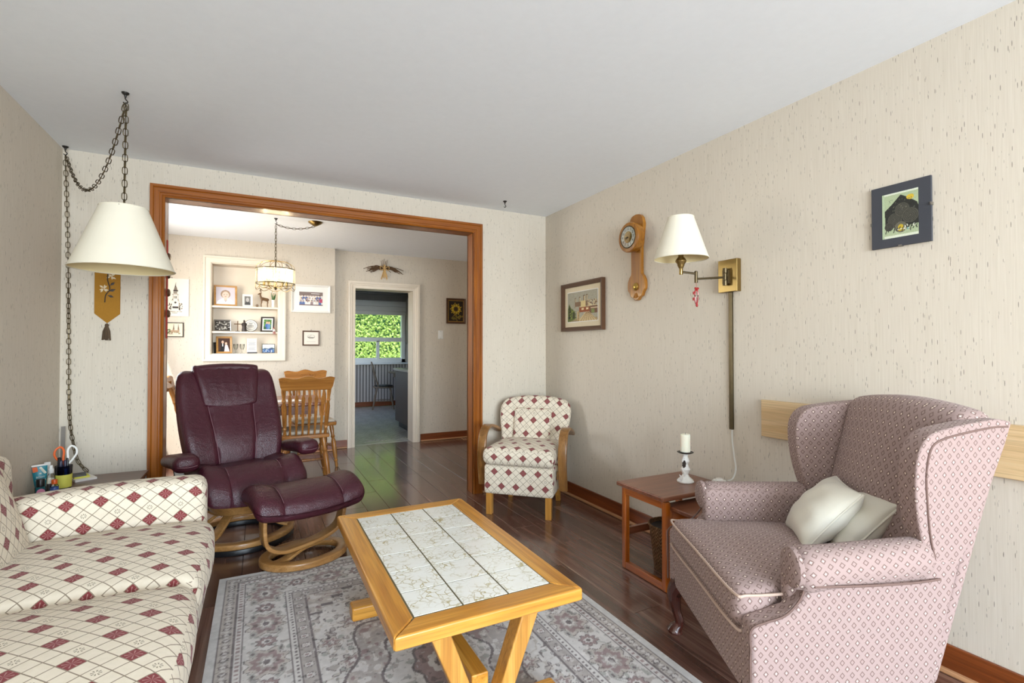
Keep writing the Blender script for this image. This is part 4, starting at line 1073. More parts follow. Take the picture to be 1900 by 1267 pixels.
def swag_lamp():
    r = thing('swag_lamp', 'hanging lamp with cream cone shade and looped brass chain', 'lamp', (-.573, 2.908, 0))
    L1 = (-.573, 2.908); wx, wy = -1.043+.573, 3.845-2.908
    empire_shade(r, 1.600, 1.890, .203, .094)
    part('spider', MB().tube([(-.097, 0, 1.885), (.097, 0, 1.885)], .002, 5).tube([(0, -.097, 1.885), (0, .097, 1.885)], .002, 5).lathe([(.0, 1.87), (.012, 1.87), (.012, 1.905), (.0, 1.905)], 12), 'dark_brass', r)
    part('socket', MB().lathe([(.0, 1.79), (.018, 1.79), (.02, 1.85), (.012, 1.875), (.0, 1.875)], 14), 'dark_brass', r)
    part('bulb', MB().lathe([(.0, 1.685), (.018, 1.69), (.03, 1.715), (.03, 1.735), (.016, 1.775), (.013, 1.795), (.0, 1.795)], 16), 'white_gloss', r)
    hk = MB(); ceiling_hook(hk, 0, 0, H-.0005); part('hook', hk, 'dark_metal', r)
    hk = MB(); ceiling_hook(hk, wx, wy, H-.0005); part('hook', hk, 'dark_metal', r)
    chain(r, [(0, 0, 1.90), (.003, 0, H-.045)], .036, .020, .0021, 'dark_brass')
    chain(r, sag((0, .0, H-.06), (wx+.004, wy, H-.055), .30), .036, .020, .0021, 'dark_brass')
    dn = catmull([(wx, wy, H-.055), (wx+.012, wy+.015, 1.9), (wx+.02, wy+.02, 1.4), (wx+.03, wy+.015, .85), (wx+.055, wy+.02, .62), (wx+.075, wy+.02, .54), (wx+.125, wy+.01, .475)], 8)
    chain(r, dn, .036, .020, .0021, 'dark_brass')
swag_lamp()
hk = MB(); ceiling_hook(hk, 0, 0, 0)
tag(link('ceiling_hook', hk.mesh('ceiling_hook'), 'dark_metal', None, (1.791, 3.633, H-.0005)), 'small dark empty hook screwed into the living room ceiling', 'hook')

# ---- mustard banner with embroidered thistles and tassel
bn = thing('wall_banner', 'mustard embroidered pennant with brown tassel on the wall', 'wall hanging', (-.846, YB-.001, 0))
part('cloth', MB().prism([(-.064, 1.445), (0, 1.385), (.064, 1.445), (.064, 1.99), (-.064, 1.99)], 1, -.004, 0), 'mustard_cloth', bn, smooth=False)
part('rod', MB().tube([(-.075, -.006, 1.99), (.075, -.006, 1.99)], .005, 8), 'dark_wood_frame', bn)
em = MB(); rs = random.Random(4)
stem = catmull([(-.012, -.0055, 1.515), (-.008, -.0055, 1.56), (.012, -.0055, 1.60), (.0, -.0055, 1.66), (.006, -.0055, 1.72), (.012, -.0055, 1.80), (0, -.0055, 1.86)], 5)
part('stem', MB().tube(stem, .003, 5), 'dark_figure', bn)
dk = MB(); lt = MB()
def leaf(mb, x, z, a, l, w): mb.add([(0,-.0012,0),(w/2,0,l*.5),(0,-.0012,l),(-w/2,0,l*.5)], [(0,1,2,3)], None, T3(x, -.0046, z, 0, a, 0))
for x_, z_, a, l, w in ((.005, 1.585, 1.2, .04, .018), (.0, 1.56, 1.9, .035, .016), (.012, 1.62, .8, .035, .016), (.01, 1.80, .9, .04, .018), (.005, 1.755, -1.5, .045, .018), (0, 1.77, -2.0, .045, .016), (.008, 1.83, 1.4, .035, .02), (0, 1.87, -.4, .03, .014)): leaf(dk, x_, z_, a, l, w)
for x_, z_, n_ in ((-.018, 1.60, 7), (.02, 1.68, 6), (-.018, 1.815, 9), (-.02, 1.735, 5), (.028, 1.77, 5)):
    for k in range(n_): leaf(lt, x_+.004*math.cos(k*2.4), z_+.004*math.sin(k*2.4), k*2*PI/n_, .026, .012)
part('embroidered_leaf', dk, 'dark_figure', bn, smooth=False, kind='stuff'); part('embroidered_petal', lt, 'mat_beige', bn, smooth=False, kind='stuff')
ts_ = MB().ell((0, -.008, 1.372), (.011, .008, .012), 10, 6)
for k in range(26):
    a = k*2.39; rr = .022*math.sqrt((k+.5)/26); ts_.tube([(rr*.25*math.cos(a), -.010+rr*.2*math.sin(a), 1.368), (rr*.8*math.cos(a), -.011+.4*rr*math.sin(a), 1.335), (rr*math.cos(a), -.012+.45*rr*math.sin(a), 1.284+.006*math.sin(k*5))], .0028, 4)
part('tassel', ts_, 'tassel_thread', bn)

# ---- framed pictures: local x right, z up, front -y
def framed(name, label, loc, rz, w, h, fw, fd, fmat, cv, mat_w=0.0, mmat='paper_white', rx=0.0, group=None, cat='picture', glass_on=False, lip=None, hook=False):
    r = thing(name, label, cat, loc, 0, group); r.rotation_euler = (rx, 0, rz)
    v = []; a, c_ = w/2, h
    secs = [(0, 0), (0, fd), (fw*.25, fd*1.0), (fw*.8, fd*.72), (fw, fd*.62), (fw, 0)]
    n = len(secs)
    for o_, d in secs: v += [(-a+o_, -d, o_), (a-o_, -d, o_), (a-o_, -d, c_-o_), (-a+o_, -d, c_-o_)]
    f = []
    for i in range(n-1):
        for k in range(4): f.append((i*4+k, i*4+(k+1) % 4, (i+1)*4+(k+1) % 4, (i+1)*4+k))
    for k in range(4): f.append(((n-1)*4+k, (n-1)*4+(k+1) % 4, (k+1) % 4, k))
    part('frame', MB().add(v, f), fmat, r, smooth=False)
    part('backing', MB().box(-a+fw*.5, a-fw*.5, -fd*.35, -.0005, fw*.5, h-fw*.5), 'grey_card' if mat_w == 0 else mmat, r, smooth=False, label=None)
    if lip:
        part('inner_lip', MB().box(-a+fw+mat_w-.005, a-fw-mat_w+.005, -fd*.40, -fd*.34, fw+mat_w-.005, h-fw-mat_w+.005), lip, r, smooth=False)
    iw, ih = w-2*fw-2*mat_w, h-2*fw-2*mat_w
    link('print', print_mesh('print', cv, iw, ih), 'print', r, (0, -fd*.44, fw+mat_w))
    if glass_on: part('glass', MB().box(-a+fw*.9, a-fw*.9, -fd*.55, -fd*.50, fw*.9, h-fw*.9), 'window_glass', r, smooth=False)
    if hook: part('nail', MB().tube([(0, 0, h+.012), (0, -.012, h+.012)], .003, 6).tube([(-.006, -.004, h), (0, -.004, h+.012), (.006, -.004, h)], .0012, 4), 'dark_metal', r)
    return r
R90 = -PI/2
# cathedral needlework
cv = Canvas(120, 96, (160, 154, 136))
for x_, w_, t_ in ((.26, .035, .80), (.40, .045, .82), (.54, .06, .86), (.63, .05, .87)):
    cv.rect(x_, .45, x_+w_, t_, (110, 88, 70)); cv.rect(x_+w_*.45, .45, x_+w_*.95, t_-.03, (196, 178, 140))
cv.rect(.26, .50, .70, .66, (124, 96, 72)); cv.rect(.46, .45, .62, .68, (208, 186, 132)); cv.speck(.68, .48, 1, .68, [(190, 168, 130), (120, 92, 72), (206, 190, 150)], 60, .022, 2)
cv.rect(.40, .30, .78, .47, (140, 74, 40)); cv.rect(.48, .38, .56, .44, (222, 196, 150)); cv.rect(.63, .38, .71, .44, (222, 196, 150))
cv.rect(.74, .24, 1, .48, (112, 78, 56)); cv.rect(.78, .40, 1, .43, (210, 186, 150)); cv.rect(.80, .25, .9, .38, (120, 128, 72))
cv.rect(.0, .0, 1, .10, (150, 130, 96)); cv.poly([(.34, 0), (.62, .30), (.72, .30), (1, .02), (1, 0)], (196, 172, 128))
for k in range(7): cv.line((.45+.09*k, .0), (.64+.012*k, .29), .006, (128, 98, 66))
cv.rect(.33, .02, .42, .34, (190, 164, 116)); cv.line((.37, .0), (.40, .34), .01, (110, 82, 54))
cv.poly([(0, 0), (0, .42), (.06, .62), (.12, .48), (.2, .40), (.26, .34), (.28, .1), (.2, .05)], (96, 106, 48)); cv.poly([(.03, .1), (.06, .60), (.13, .34), (.10, .1)], (40, 40, 26)); cv.poly([(.18, .1), (.2, .38), (.25, .3), (.26, .12)], (54, 52, 30))
cv.speck(.0, .08, .3, .45, [(150, 160, 70), (66, 74, 34)], 40, .018, 5); cv.noise(9, 2)
framed('needlework_picture', 'cathedral needlework picture in dark brown frame on the right wall', (XR-.001, 3.303, 1.372), R90, .57, .398, .034, .035, 'dark_wood_frame', cv, .044, 'mat_beige', lip='paper_white')
# dark hill print on slate mat, clipped under glass
cv = Canvas(90, 120, (170, 182, 146)); cv.rect(0, .96, 1, 1, (214, 220, 200)); cv.rect(0, 0, 1, .06, (214, 218, 196)); cv.rect(0, 0, .07, 1, (176, 192, 156))
cv.poly([(.09, .22), (.08, .62), (.30, .76), (.52, .93), (.72, .84), (.96, .70), (1, .62), (1, .24)], (46, 46, 42))
cv.ell(.78, .84, .10, .055, (208, 176, 56))
for cx_, cy_, r_ in ((.36, .40, .2), (.56, .60, .2), (.78, .44, .22), (.2, .26, .13)):
    cv.ell(cx_, cy_, r_, r_*.72, (82, 80, 70))
    for q in (.8, .6, .4, .2): cv.ring(cx_, cy_, r_*q, .010, (60, 58, 52), 1.35)
cv.speck(.12, .6, .9, .85, [(92, 92, 82), (120, 118, 100)], 26, .012, 8)
cv.ell(.52, .22, .17, .12, (104, 100, 86)); cv.ell(.52, .22, .075, .06, (190, 164, 50)); cv.rect(.46, .13, .60, .20, (190, 164, 50)); cv.rect(.4, .17, .62, .185, (226, 224, 196))
for k in range(12): cv.line((.1+.075*k, .12+.03*(k % 3)), (.13+.075*k, .2+.02*(k % 2)), .012, (50, 54, 46))
cv.speck(.6, .16, .98, .24, [(90, 150, 150), (222, 224, 206), (56, 52, 48)], 16, .02, 3); cv.noise(6, 4)
hp = thing('hill_print', 'dark hill print with yellow sun on slate mat, unframed glass', 'picture', (XR-.001, 1.0715, 1.647), R90)
part('mat_board', MB().box(-.105, .105, -.012, -.001, 0, .257), 'mat_slate', hp, smooth=False)
link('print', print_mesh('print', cv, .128, .185), 'print', hp, (.0, -.0128, .036))
part('clip', MB().box(.103, .108, -.016, 0, .14, .152).box(-.108, -.103, -.016, 0, .10, .112).box(-.006, .006, -.016, 0, -.003, .004), 'steel', hp)

# ---- wall clock
ck = thing('wall_clock', 'oak pendulum-style wall clock with round dial on right wall', 'clock', (XR-.001, 2.645, 1.558), R90)
half = [(.0, 0), (.018, .004), (.035, .022), (.055, .03), (.068, .055), (.085, .075), (.088, .10), (.085, .135), (.070, .165), (.052, .182), (.050, .20), (.050, .36), (.058, .40), (.075, .52), (.062, .565), (.045, .585), (.03, .592), (0, .597)]
part('back_board', MB().prism([(a, b) for a, b in half] + [(-a, b) for a, b in half[::-1][1:-1]], 1, -.028, 0), 'clock_oak', ck, bevel=.004)
hd_ = part('head', MB().lathe([(.0, .028), (.09, .028), (.098, .034), (.104, .075), (.104, .088), (.098, .095), (.078, .097), (.074, .092), (.0, .092)], 40, T3(0, 0, .432, PI/2, 0, 0)), 'clock_oak', ck)
part('bezel', MB().tube([(.074*math.cos(a), -.096, .432+.074*math.sin(a)) for a in [2*PI*k/40 for k in range(40)]], .004, 6, True), 'dark_brass', hd_)
dl = part('dial', MB().lathe([(.0, .0965), (.072, .0965), (.072, .0955), (.0, .0955)][::-1], 40, T3(0, 0, .432, PI/2, 0, 0)), 'white_gloss', hd_)
part('dial_centre', MB().lathe([(.0, .0972), (.040, .0972), (.040, .096), (.0, .096)][::-1], 32, T3(0, 0, .432, PI/2, 0, 0)), 'bright_brass', hd_)
for k in range(12):
    a = PI/2 - 2*PI*(k+1)/12
    o = link('numeral', text_mesh(str(k+1), .024), 'black_plastic', hd_, (.056*math.cos(a), -.0975, .432+.056*math.sin(a)), (PI/2, 0, 0))
part('hand', MB().prism([(-.003, 0), (.003, 0), (.0, .034)], 1, -.1005, -.0995, T3(0, 0, .432, 0, math.radians(-95), 0)), 'black_plastic', hd_, smooth=False)
part('hand', MB().prism([(-.0025, 0), (.0025, 0), (.0, .050)], 1, -.102, -.101, T3(0, 0, .432, 0, math.radians(-120), 0)), 'black_plastic', hd_, smooth=False)
part('glass', MB().lathe([(.0, .106), (.04, .105), (.073, .098), (.0, .098)][::-1], 40, T3(0, 0, .432, PI/2, 0, 0)), 'window_glass', hd_)
part('medallion', MB().lathe([(.0, .028), (.026, .028), (.028, .034), (.022, .04), (.014, .044), (.0, .046)][::-1], 24, T3(0, 0, .095, PI/2, 0, 0)), 'bright_brass', ck)
cr = MB()
for k in range(-3, 4): cr.tube([(.003*k, -.028, .052), (.007*k, -.031, .015+.002*abs(k))], .003, 5)
part('carved_shell', cr, 'clock_oak', ck)

# ---- swing-arm lamp
sl = thing('swing_arm_lamp', 'brass swing-arm wall lamp with cream cone shade on right wall', 'wall lamp', (XR-.001, 1.892, 1.54), R90)
# local: x -> world -y, -y -> world -x (into the room)
part('wall_plate', MB().box(-.062, .062, -.034, 0, 0, .18), 'antique_brass', sl, bevel=.003)
part('pivot', MB().lathe([(.0, .035), (.012, .035), (.012, .062), (.009, .066), (.009, .100), (.012, .104), (.012, .130), (.0, .130)], 16, T3(0, -.052, 0)).box(-.02, .02, -.05, -.03, .045, .12), 'dark_brass', sl, bevel=0)
E1 = (-.045, -.225, .062); SK = (-.085, -.295, .075)
part('arm', MB().tube([(0, -.052, .080), (E1[0], E1[1], .066)], .006, 10), 'dark_brass', sl)
part('elbow', MB().lathe([(.0, .045), (.009, .045), (.009, .105), (.006, .109), (.0, .109)], 14, T3(E1[0], E1[1], 0)), 'dark_brass', sl)
part('arm', MB().tube([(E1[0], E1[1], .094), (SK[0], SK[1], .105)], .006, 10), 'dark_brass', sl)
part('socket', MB().lathe([(.0, .090), (.010, .090), (.010, .122), (.012, .126), (.018, .138), (.020, .148), (.028, .158), (.030, .165), (.022, .178), (.014, .186), (.013, .215), (.020, .222), (.018, .245), (.0, .245)], 20, T3(SK[0], SK[1], 0)), 'antique_brass', sl)
hp_ = MB()
for s_ in (-1, 1): hp_.tube(catmull([(SK[0]+s_*.010, SK[1], .20), (SK[0]+s_*.030, SK[1], .215), (SK[0]+s_*.036, SK[1], .25), (SK[0]+s_*.03, SK[1], .33), (SK[0], SK[1], .395)], 5), .0025, 6)
part('harp', hp_, 'bright_brass', sl)
part('bulb', MB().lathe([(.0, .35), (.02, .345), (.03, .32), (.03, .30), (.016, .26), (.013, .24), (.0, .24)][::-1], 16, T3(SK[0], SK[1], 0)), 'white_gloss', sl)
empire_shade(sl, .176, .402, .143, .068, T3(SK[0], SK[1], 0))
part('cord_cover', MB().box(-.011, .011, -.014, 0, -.76, .0), 'dark_brass', sl, bevel=.002)
cdp = catmull([(0, -.006, -.755), (.004, -.010, -.82), (.016, -.012, -.90), (.03, -.016, -.97), (.026, -.035, -1.02), (.014, -.062, -1.032)], 6)
part('cord', MB().tube(cdp, .0022, 5).tube([(p_[0]+.005, p_[1], p_[2]) for p_ in cdp], .0018, 5), 'cord_white', sl)
orn = thing('hanging_ornament', 'red and clear beaded ornament hanging from the swing-arm lamp', 'ornament', (XR-.001+E1[1], 1.892-E1[0], 1.54))
part('string', MB().tube([(0, 0, .047), (0, -.002, .022)], .0012, 4), 'red_cloth', orn)
part('loop', MB().tube([(.011*math.cos(a)*(1+.25*math.sin(a)), -.002, -.032+.040*math.sin(a)) for a in [2*PI*k/24 for k in range(24)]], .0042, 6, True), 'red_gloss', orn)
part('bow', MB().ell((-.008, -.004, .014), (.009, .005, .006), 8, 6).ell((.008, -.004, .014), (.009, .005, .006), 8, 6).ell((0, -.005, .013), (.004, .004, .004), 8, 6), 'red_gloss', orn)
part('bead', MB().ell((.001, 0, -.03), (.008, .007, .022), 10, 8).ell((.020, .004, -.04), (.008, .008, .008), 8, 6), 'clear_glass', orn)
part('drop', MB().ell((.003, -.002, -.078), (.007, .007, .009), 10, 8), 'red_gloss', orn)
st_ = MB()
for cx_, cz_ in ((-.022, -.012), (-.024, -.045)):
    for k in range(3): st_.tube([(cx_+.010*math.cos(k*PI/3), -.004, cz_+.010*math.sin(k*PI/3)), (cx_-.010*math.cos(k*PI/3), -.004, cz_-.010*math.sin(k*PI/3))], .0020, 5)
    st_.tube([(cx_, -.004, cz_), (-.008, -.002, cz_+.006)], .0008, 4)
part('star', st_, 'red_gloss', orn)

# ---- pale board fixed to the right wall
br_ = tag(link('chair_rail_board', MB().box(-.022, 0, .15, 1.70, .775, .963).mesh('chair_rail_board'), 'rail_board', None, (XR-.0005, 0, 0), bevel=.002), 'pale wood board fixed flat on the wall behind wing chair', 'board')

# ================================================================== CORNER TABLE AND CLUTTER
ct = thing('corner_table', 'dark brown wooden side table between the sofa and back wall', 'table', (-.835, 3.42, 0))
part('tabletop', MB().box(-.215, .215, -.55, .44, .436, .458), 'walnut_top', ct, bevel=.004)
part('apron', MB().box(-.20, .20, -.53, .42, .36, .436), 'walnut_top', ct, bevel=.003)
for sx in (-1, 1):
    for y_ in (-.52, .41): part('leg', MB().box(sx*.19-.018, sx*.19+.018, y_-.018, y_+.018, 0, .36), 'walnut_top', ct, bevel=.003)
part('knob', MB().lathe([(.0, 0), (.006, 0), (.006, .012), (.011, .016), (.009, .024), (.0, .026)], 12, T3(.20, .36, .385, 0, PI/2, 0)), 'bright_brass', ct)
ZT = .4582
def place(u, z): pass
cup = thing('pencil_cup', 'clear tumbler with yellow label full of pens on corner table', 'cup', (-.955, 3.560, ZT))
part('tumbler', MB().lathe([(.0, 0), (.031, 0), (.034, .005), (.038, .125), (.035, .125), (.031, .008), (.0, .008)], 24), 'smoke_glass', cup)
part('label_band', MB().lathe([(.0352, .008), (.0375, .078), (.0345, .078), (.0322, .008)], 24, closed=True), 'paper_yellow', cup)
rs = random.Random(9)
def pen(name, label, dx, dy, lean, az, l, r_, mat, capmat):
    o = thing(name, label, 'pen', (cup.location.x+dx, cup.location.y+dy, ZT+.0095)); o.rotation_euler = (lean, 0, az)
    part('barrel', MB().lathe([(.0, 0), (.002, .0), (r_, .012), (r_, l*.7), (.0, l*.7)], 10), mat, o)
    part('cap', MB().lathe([(.0, l*.68), (r_*1.15, l*.68), (r_*1.15, l-.004), (r_*.7, l), (.0, l)], 10), capmat, o)
pen('marker_pen', 'fat black marker standing in the pencil cup', -.016, -.008, .06, .3, .165, .0075, 'black_plastic', 'black_plastic')
pen('marker_pen', 'navy marker leaning at the front of the pencil cup', -.004, -.016, .08, 0, .150, .0065, 'navy_plastic', 'navy_plastic')
pen('marker_pen', 'blue pen with pale clip in the pencil cup', .015, -.008, .06, -.6, .148, .006, 'blue_plastic', 'navy_plastic')
pen('marker_pen', 'slim dark pen against the rim of pencil cup', .020, .010, .05, -1.7, .155, .005, 'navy_plastic', 'black_plastic')
sc = thing('scissors', 'scissors with orange and white loop handles in the pencil cup', 'scissors', (cup.location.x+.006, cup.location.y+.008, ZT+.0095)); sc.rotation_euler = (0, 0, .45)
part('blades', MB().prism([(-.006, .0), (.006, .0), (.008, .13), (-.008, .13)], 1, -.002, .002), 'steel', sc)
for s_, mt in ((-1, 'orange_plastic'), (1, 'white_plastic')):
    lp = catmull([(s_*.004, 0, .115), (s_*.010, 0, .15), (s_*.008, 0, .195), (s_*.022, 0, .218), (s_*.042, 0, .205), (s_*.047, 0, .178), (s_*.034, 0, .15), (s_*.014, 0, .122)], 5)
    part('handle', MB().sweep(lp, RRECT(.010, .008, .003), (0, 1, 0)), mt, sc)
tag(link('steel_ruler', MB().box(-.010, .010, -.0008, .0008, 0, .305).mesh('steel_ruler', False), 'dull_steel', None, (-1.035, 3.835, ZT), (math.radians(-3), 0, math.radians(8))), 'steel ruler standing on end in the wall corner behind pencil cup', 'ruler')
tb = thing('cream_tube', 'teal body cream tube standing on its cap on corner table', 'tube', (-1.025, 3.475, ZT)); tb.rotation_euler = (0, math.radians(-2), math.radians(18))
def tubefn(name, T):
    b = MB(); n = 20; v = []
    for z, rx_, ry_ in ((.020, .020, .020), (.05, .023, .017), (.10, .028, .010), (.150, .031, .0015)):
        v += [(rx_*math.cos(2*PI*k/n), ry_*math.sin(2*PI*k/n), z) for k in range(n)]
    f = [(i*n+k, i*n+(k+1) % n, (i+1)*n+(k+1) % n, (i+1)*n+k) for i in range(3) for k in range(n)] + [tuple(range(n-1, -1, -1)), tuple(3*n+k for k in range(n))]
    return b.add(v, f)
tbb = part('body', tubefn('b', None), 'teal_plastic', tb)
part('cap', MB().lathe([(.0, 0), (.019, 0), (.020, .002), (.020, .021), (.0, .021)], 20), 'teal_plastic', tb)
part('crimp', MB().box(-.031, .031, -.0018, .0018, .148, .156), 'paper_white', tb)
part('print_patch', MB().prism([(-.026, .118), (-.006, .122), (-.010, .146), (-.029, .146)], 1, -.0085, -.0065), 'orange_plastic', tbb, smooth=False)
gp = MB()
for k in range(9): gp.ell((.002+.020*((k*37 % 10)/10), -.0075, .108+.034*((k*53 % 10)/10)), (.006, .0015, .006), 8, 4)
part('print_blossom', gp, 'candle_wax', tbb)
for i_, tx in enumerate(('BODY', 'CREAM')): link('lettering', text_mesh(tx, .0125), 'paper_white', tbb, (.002, -.0155+.002*i_*-1.0, .092-.015*i_), (PI/2+.12, 0, 0))
tag(link('white_card', MB().box(-.013, .013, -.002, .002, 0, .150).mesh('white_card', False), 'paper_white', None, (-1.022, 3.555, ZT), (math.radians(-4), 0, .25)), 'narrow white card standing behind the teal cream tube', 'card')
sb = thing('spray_bottle', 'small clear spray bottle with white cap beside the cream tube', 'bottle', (-.995, 3.515, ZT))
part('bottle', MB().lathe([(.0, 0), (.016, 0), (.017, .004), (.017, .085), (.009, .096), (.009, .10), (.0, .10)], 18), 'clear_glass', sb)
part('cap', MB().lathe([(.0, .098), (.0125, .098), (.0125, .118), (.009, .122), (.0075, .14), (.0, .141)], 18), 'white_plastic', sb)
part('liquid', MB().lathe([(.0, .004), (.0145, .004), (.0145, .07), (.0, .07)], 14), 'white_gloss', sb)
pj = thing('polish_bottle', 'round bottle with black cap and pink label near sofa arm', 'bottle', (-1.005, 3.405, ZT))
part('bottle', MB().lathe([(.0, 0), (.020, 0), (.022, .004), (.022, .05), (.016, .056), (.0, .056)], 20), 'clear_glass', pj)
part('cap', MB().lathe([(.0, .054), (.017, .054), (.017, .090), (.015, .093), (.0, .093)], 20), 'black_plastic', pj)
part('label_patch', MB().lathe([(.0, 0), (.0165, 0), (.0165, .003), (.0, .003)], 20, T3(.008, -.0215, .030, PI/2, 0, .35)), 'pink_label', pj)
ob_ = thing('orange_cap_bottle', 'little bottle with orange cap and blue label before pencil cup', 'bottle', (-.958, 3.435, ZT))
part('bottle', MB().lathe([(.0, 0), (.015, 0), (.017, .003), (.017, .045), (.011, .053), (.011, .056), (.0, .056)], 18), 'clear_glass', ob_)
part('label_band', MB().lathe([(.0172, .008), (.0178, .009), (.0178, .038), (.0172, .039)], 18, closed=True), 'blue_plastic', ob_)
part('cap', MB().lathe([(.0, .055), (.0125, .055), (.0125, .075), (.011, .078), (.0, .078)], 18), 'orange_plastic', ob_)
vb = thing('vial', 'tiny vial with ivory stopper between black-capped and orange-capped bottles', 'bottle', (-.985, 3.455, ZT))
part('bottle', MB().lathe([(.0, 0), (.009, 0), (.010, .003), (.010, .05), (.006, .056), (.0, .056)], 14), 'dark_figure', vb)
part('cap', MB().lathe([(.0, .055), (.009, .055), (.008, .085), (.0, .087)], 14), 'candle_wax', vb)
tag(link('notepad', MB().box(-.05, .05, -.07, .07, 0, .012).mesh('notepad', False), 'paper_white', None, (-.925, 3.765, ZT), (0, 0, .5)), 'white notepad lying under the sticky notes on corner table', 'notepad')
tag(link('sticky_notes', MB().box(-.035, .035, -.035, .035, 0, .010).mesh('sticky_notes', False), 'paper_yellow', None, (-.930, 3.760, ZT+.0122), (0, 0, .4)), 'yellow pad of sticky notes on the white notepad', 'notepad')
tag(link('pocket_pad', MB().box(-.03, .03, -.045, .045, 0, .007).mesh('pocket_pad', False), 'grey_card', None, (-.940, 3.768, ZT+.0225), (0, 0, .3)), 'thin dark grey pocket pad on top of the sticky notes', 'pad')
tag(link('envelope', MB().box(-.07, .07, -.045, .045, 0, .002).mesh('envelope', False), 'paper_white', None, (-.885, 3.455, ZT), (0, 0, .35)), 'white envelope lying flat near the sofa arm', 'envelope')

# ================================================================== DINING ROOM
def turned_leg(top, bot, r_, mat, parent, name='leg'):
    a, b = Vector(top), Vector(bot); L = (a-b).length; q = (a-b).to_track_quat('Z', 'Y').to_matrix().to_4x4(); T = Matrix.Translation(b) @ q
    pr = [(.0, 0), (.5*r_, 0), (.75*r_, L*.05), (.55*r_, L*.12), (.95*r_, L*.16), (.6*r_, L*.19), (.9*r_, L*.24), (1.05*r_, L*.42), (1.1*r_, L*.6), (.65*r_, L*.68), (1.0*r_, L*.72), (.7*r_, L*.76), (1.0*r_, L*.9), (.9*r_, L), (.0, L)]
    return part(name, MB().lathe(pr, 12, T), mat, parent)
def dining_chair():
    r = thing('dining_chair', '', 'chair', (0, 0, 0))
    out = [(-.20, .20), (-.225, -.12), (-.20, -.21), (-.10, -.225), (.10, -.225), (.20, -.21), (.225, -.12), (.20, .20), (.10, .215), (-.10, .215)]
    part('seat', MB().prism(out, 2, .43, .465), 'oak_chair_x', r, bevel=.01)
    part('seat_pad', MB().rbox((.19, .185, .014), .012, 6, 6, 1, lambda x, y, z: (x, y, z+.006*(1-(x/.19)**2)*(1-(y/.185)**2)*(z > 0)), T=T3(0, -.01, .479)), 'rope_pad', r)
    for sx in (-1, 1):
        turned_leg((sx*.16, -.16, .435), (sx*.205, -.215, 0), .022, 'oak_chair', r)
        turned_leg((sx*.15, .15, .435), (sx*.20, .235, 0), .022, 'oak_chair', r)
        turned_leg((sx*.18, -.18, .21), (sx*.175, .19, .19), .011, 'oak_chair', r, 'stretcher')
        turned_leg((sx*.185, .30, .90), (sx*.165, .175, .455), .019, 'oak_chair', r, 'back_post')
    turned_leg((-.178, 0, .20), (.178, 0, .20), .011, 'oak_chair', r, 'stretcher')
    for k in range(6):
        x_ = -.125+.05*k; a, b = Vector((x_*1.08, .305-.01*(1-(x_/.2)**2)*-1, .875)), Vector((x_, .188, .46))
        pts = [b.lerp(a, q) for q in (0, .15, .3, .72, .80, .88, 1.0)]
        part('spindle', MB().sweep(pts, RRECT(.024, .012, .004), (0, -1, .3), False, [(.7, 1), (.7, 1), (.95, 1), (1.15, 1), (1.35, 1), (.5, 1), (.45, 1)]), 'oak_chair', r)
    top = catmull([(-.225, .975), (-.18, .985), (-.09, .972), (0, .995), (.09, .972), (.18, .985), (.225, .975)], 4)
    o2 = [(-.195, .868), (.195, .868), (.21, .90)] + [(p_[0], p_[1]) for p_ in top[::-1]] + [(-.21, .90)]
    mb = MB().prism(o2, 1, .0, .022); mb.v = [(x, y + .30 + .28*(z-.87) + .03*(1-(x/.25)**2), z) for x, y, z in mb.v]
    part('crest_rail', mb, 'oak_chair_x', r, bevel=.004)
    cr = MB()
    for k in range(5): cr.tube(catmull([(-.10+.04*k, .328+.004, .93), (-.085+.04*k, .330, .945), (-.07+.04*k, .331, .93), (-.085+.04*k, .328, .915)], 4, True), .003, 4, True)
    part('pressed_carving', cr, 'oak_chair', r)
    return r
dc = dining_chair(); dc.location = (.37, 4.93, 0); dc.rotation_euler = (0, 0, math.radians(180))
dc['label'] = 'oak spindle-back dining chair with its back toward the recliner'; dc['group'] = 'oak dining chairs'
d2 = copy_tree(dc); d2.location = (.50, 5.62, 0); d2.rotation_euler = (0, 0, math.radians(6)); d2['label'] = 'oak dining chair with carved crest, across table near the doorway'
d3 = copy_tree(dc); d3.location = (-.36, 5.17, 0); d3.rotation_euler = (0, 0, math.radians(90)); d3['label'] = 'oak dining chair at the table end behind the opening casing'
dt = thing('dining_table', 'brown oak dining table beneath the glass chandelier', 'table', (.10, 5.17, 0))
part('tabletop', MB().box(-.48, .42, -.40, .40, .715, .745), 'teak_x', dt, bevel=.008)
part('apron', MB().box(-.42, .36, -.34, .34, .635, .715), 'teak_x', dt, bevel=.003)
turned_leg((-.03, 0, .70), (-.03, 0, .05), .07, 'oak_chair', dt, 'pedestal')
for k in range(4):
    a = PI/4+k*PI/2; part('foot', MB().sweep(catmull([(-.03+.03*math.cos(a), .03*math.sin(a), .15), (-.03+.17*math.cos(a), .17*math.sin(a), .10), (-.03+.33*math.cos(a), .33*math.sin(a), .026)], 5), RRECT(.05, .05, .01), (0, 0, 1)), 'oak_chair', dt)
tag(link('placemat_paper', MB().box(-.13, .13, -.10, .10, 0, .002).mesh('placemat_paper', False), 'paper_white', None, (.22, 5.02, .7452), (0, 0, .2)), 'white sheet of paper lying on the dining table', 'paper')

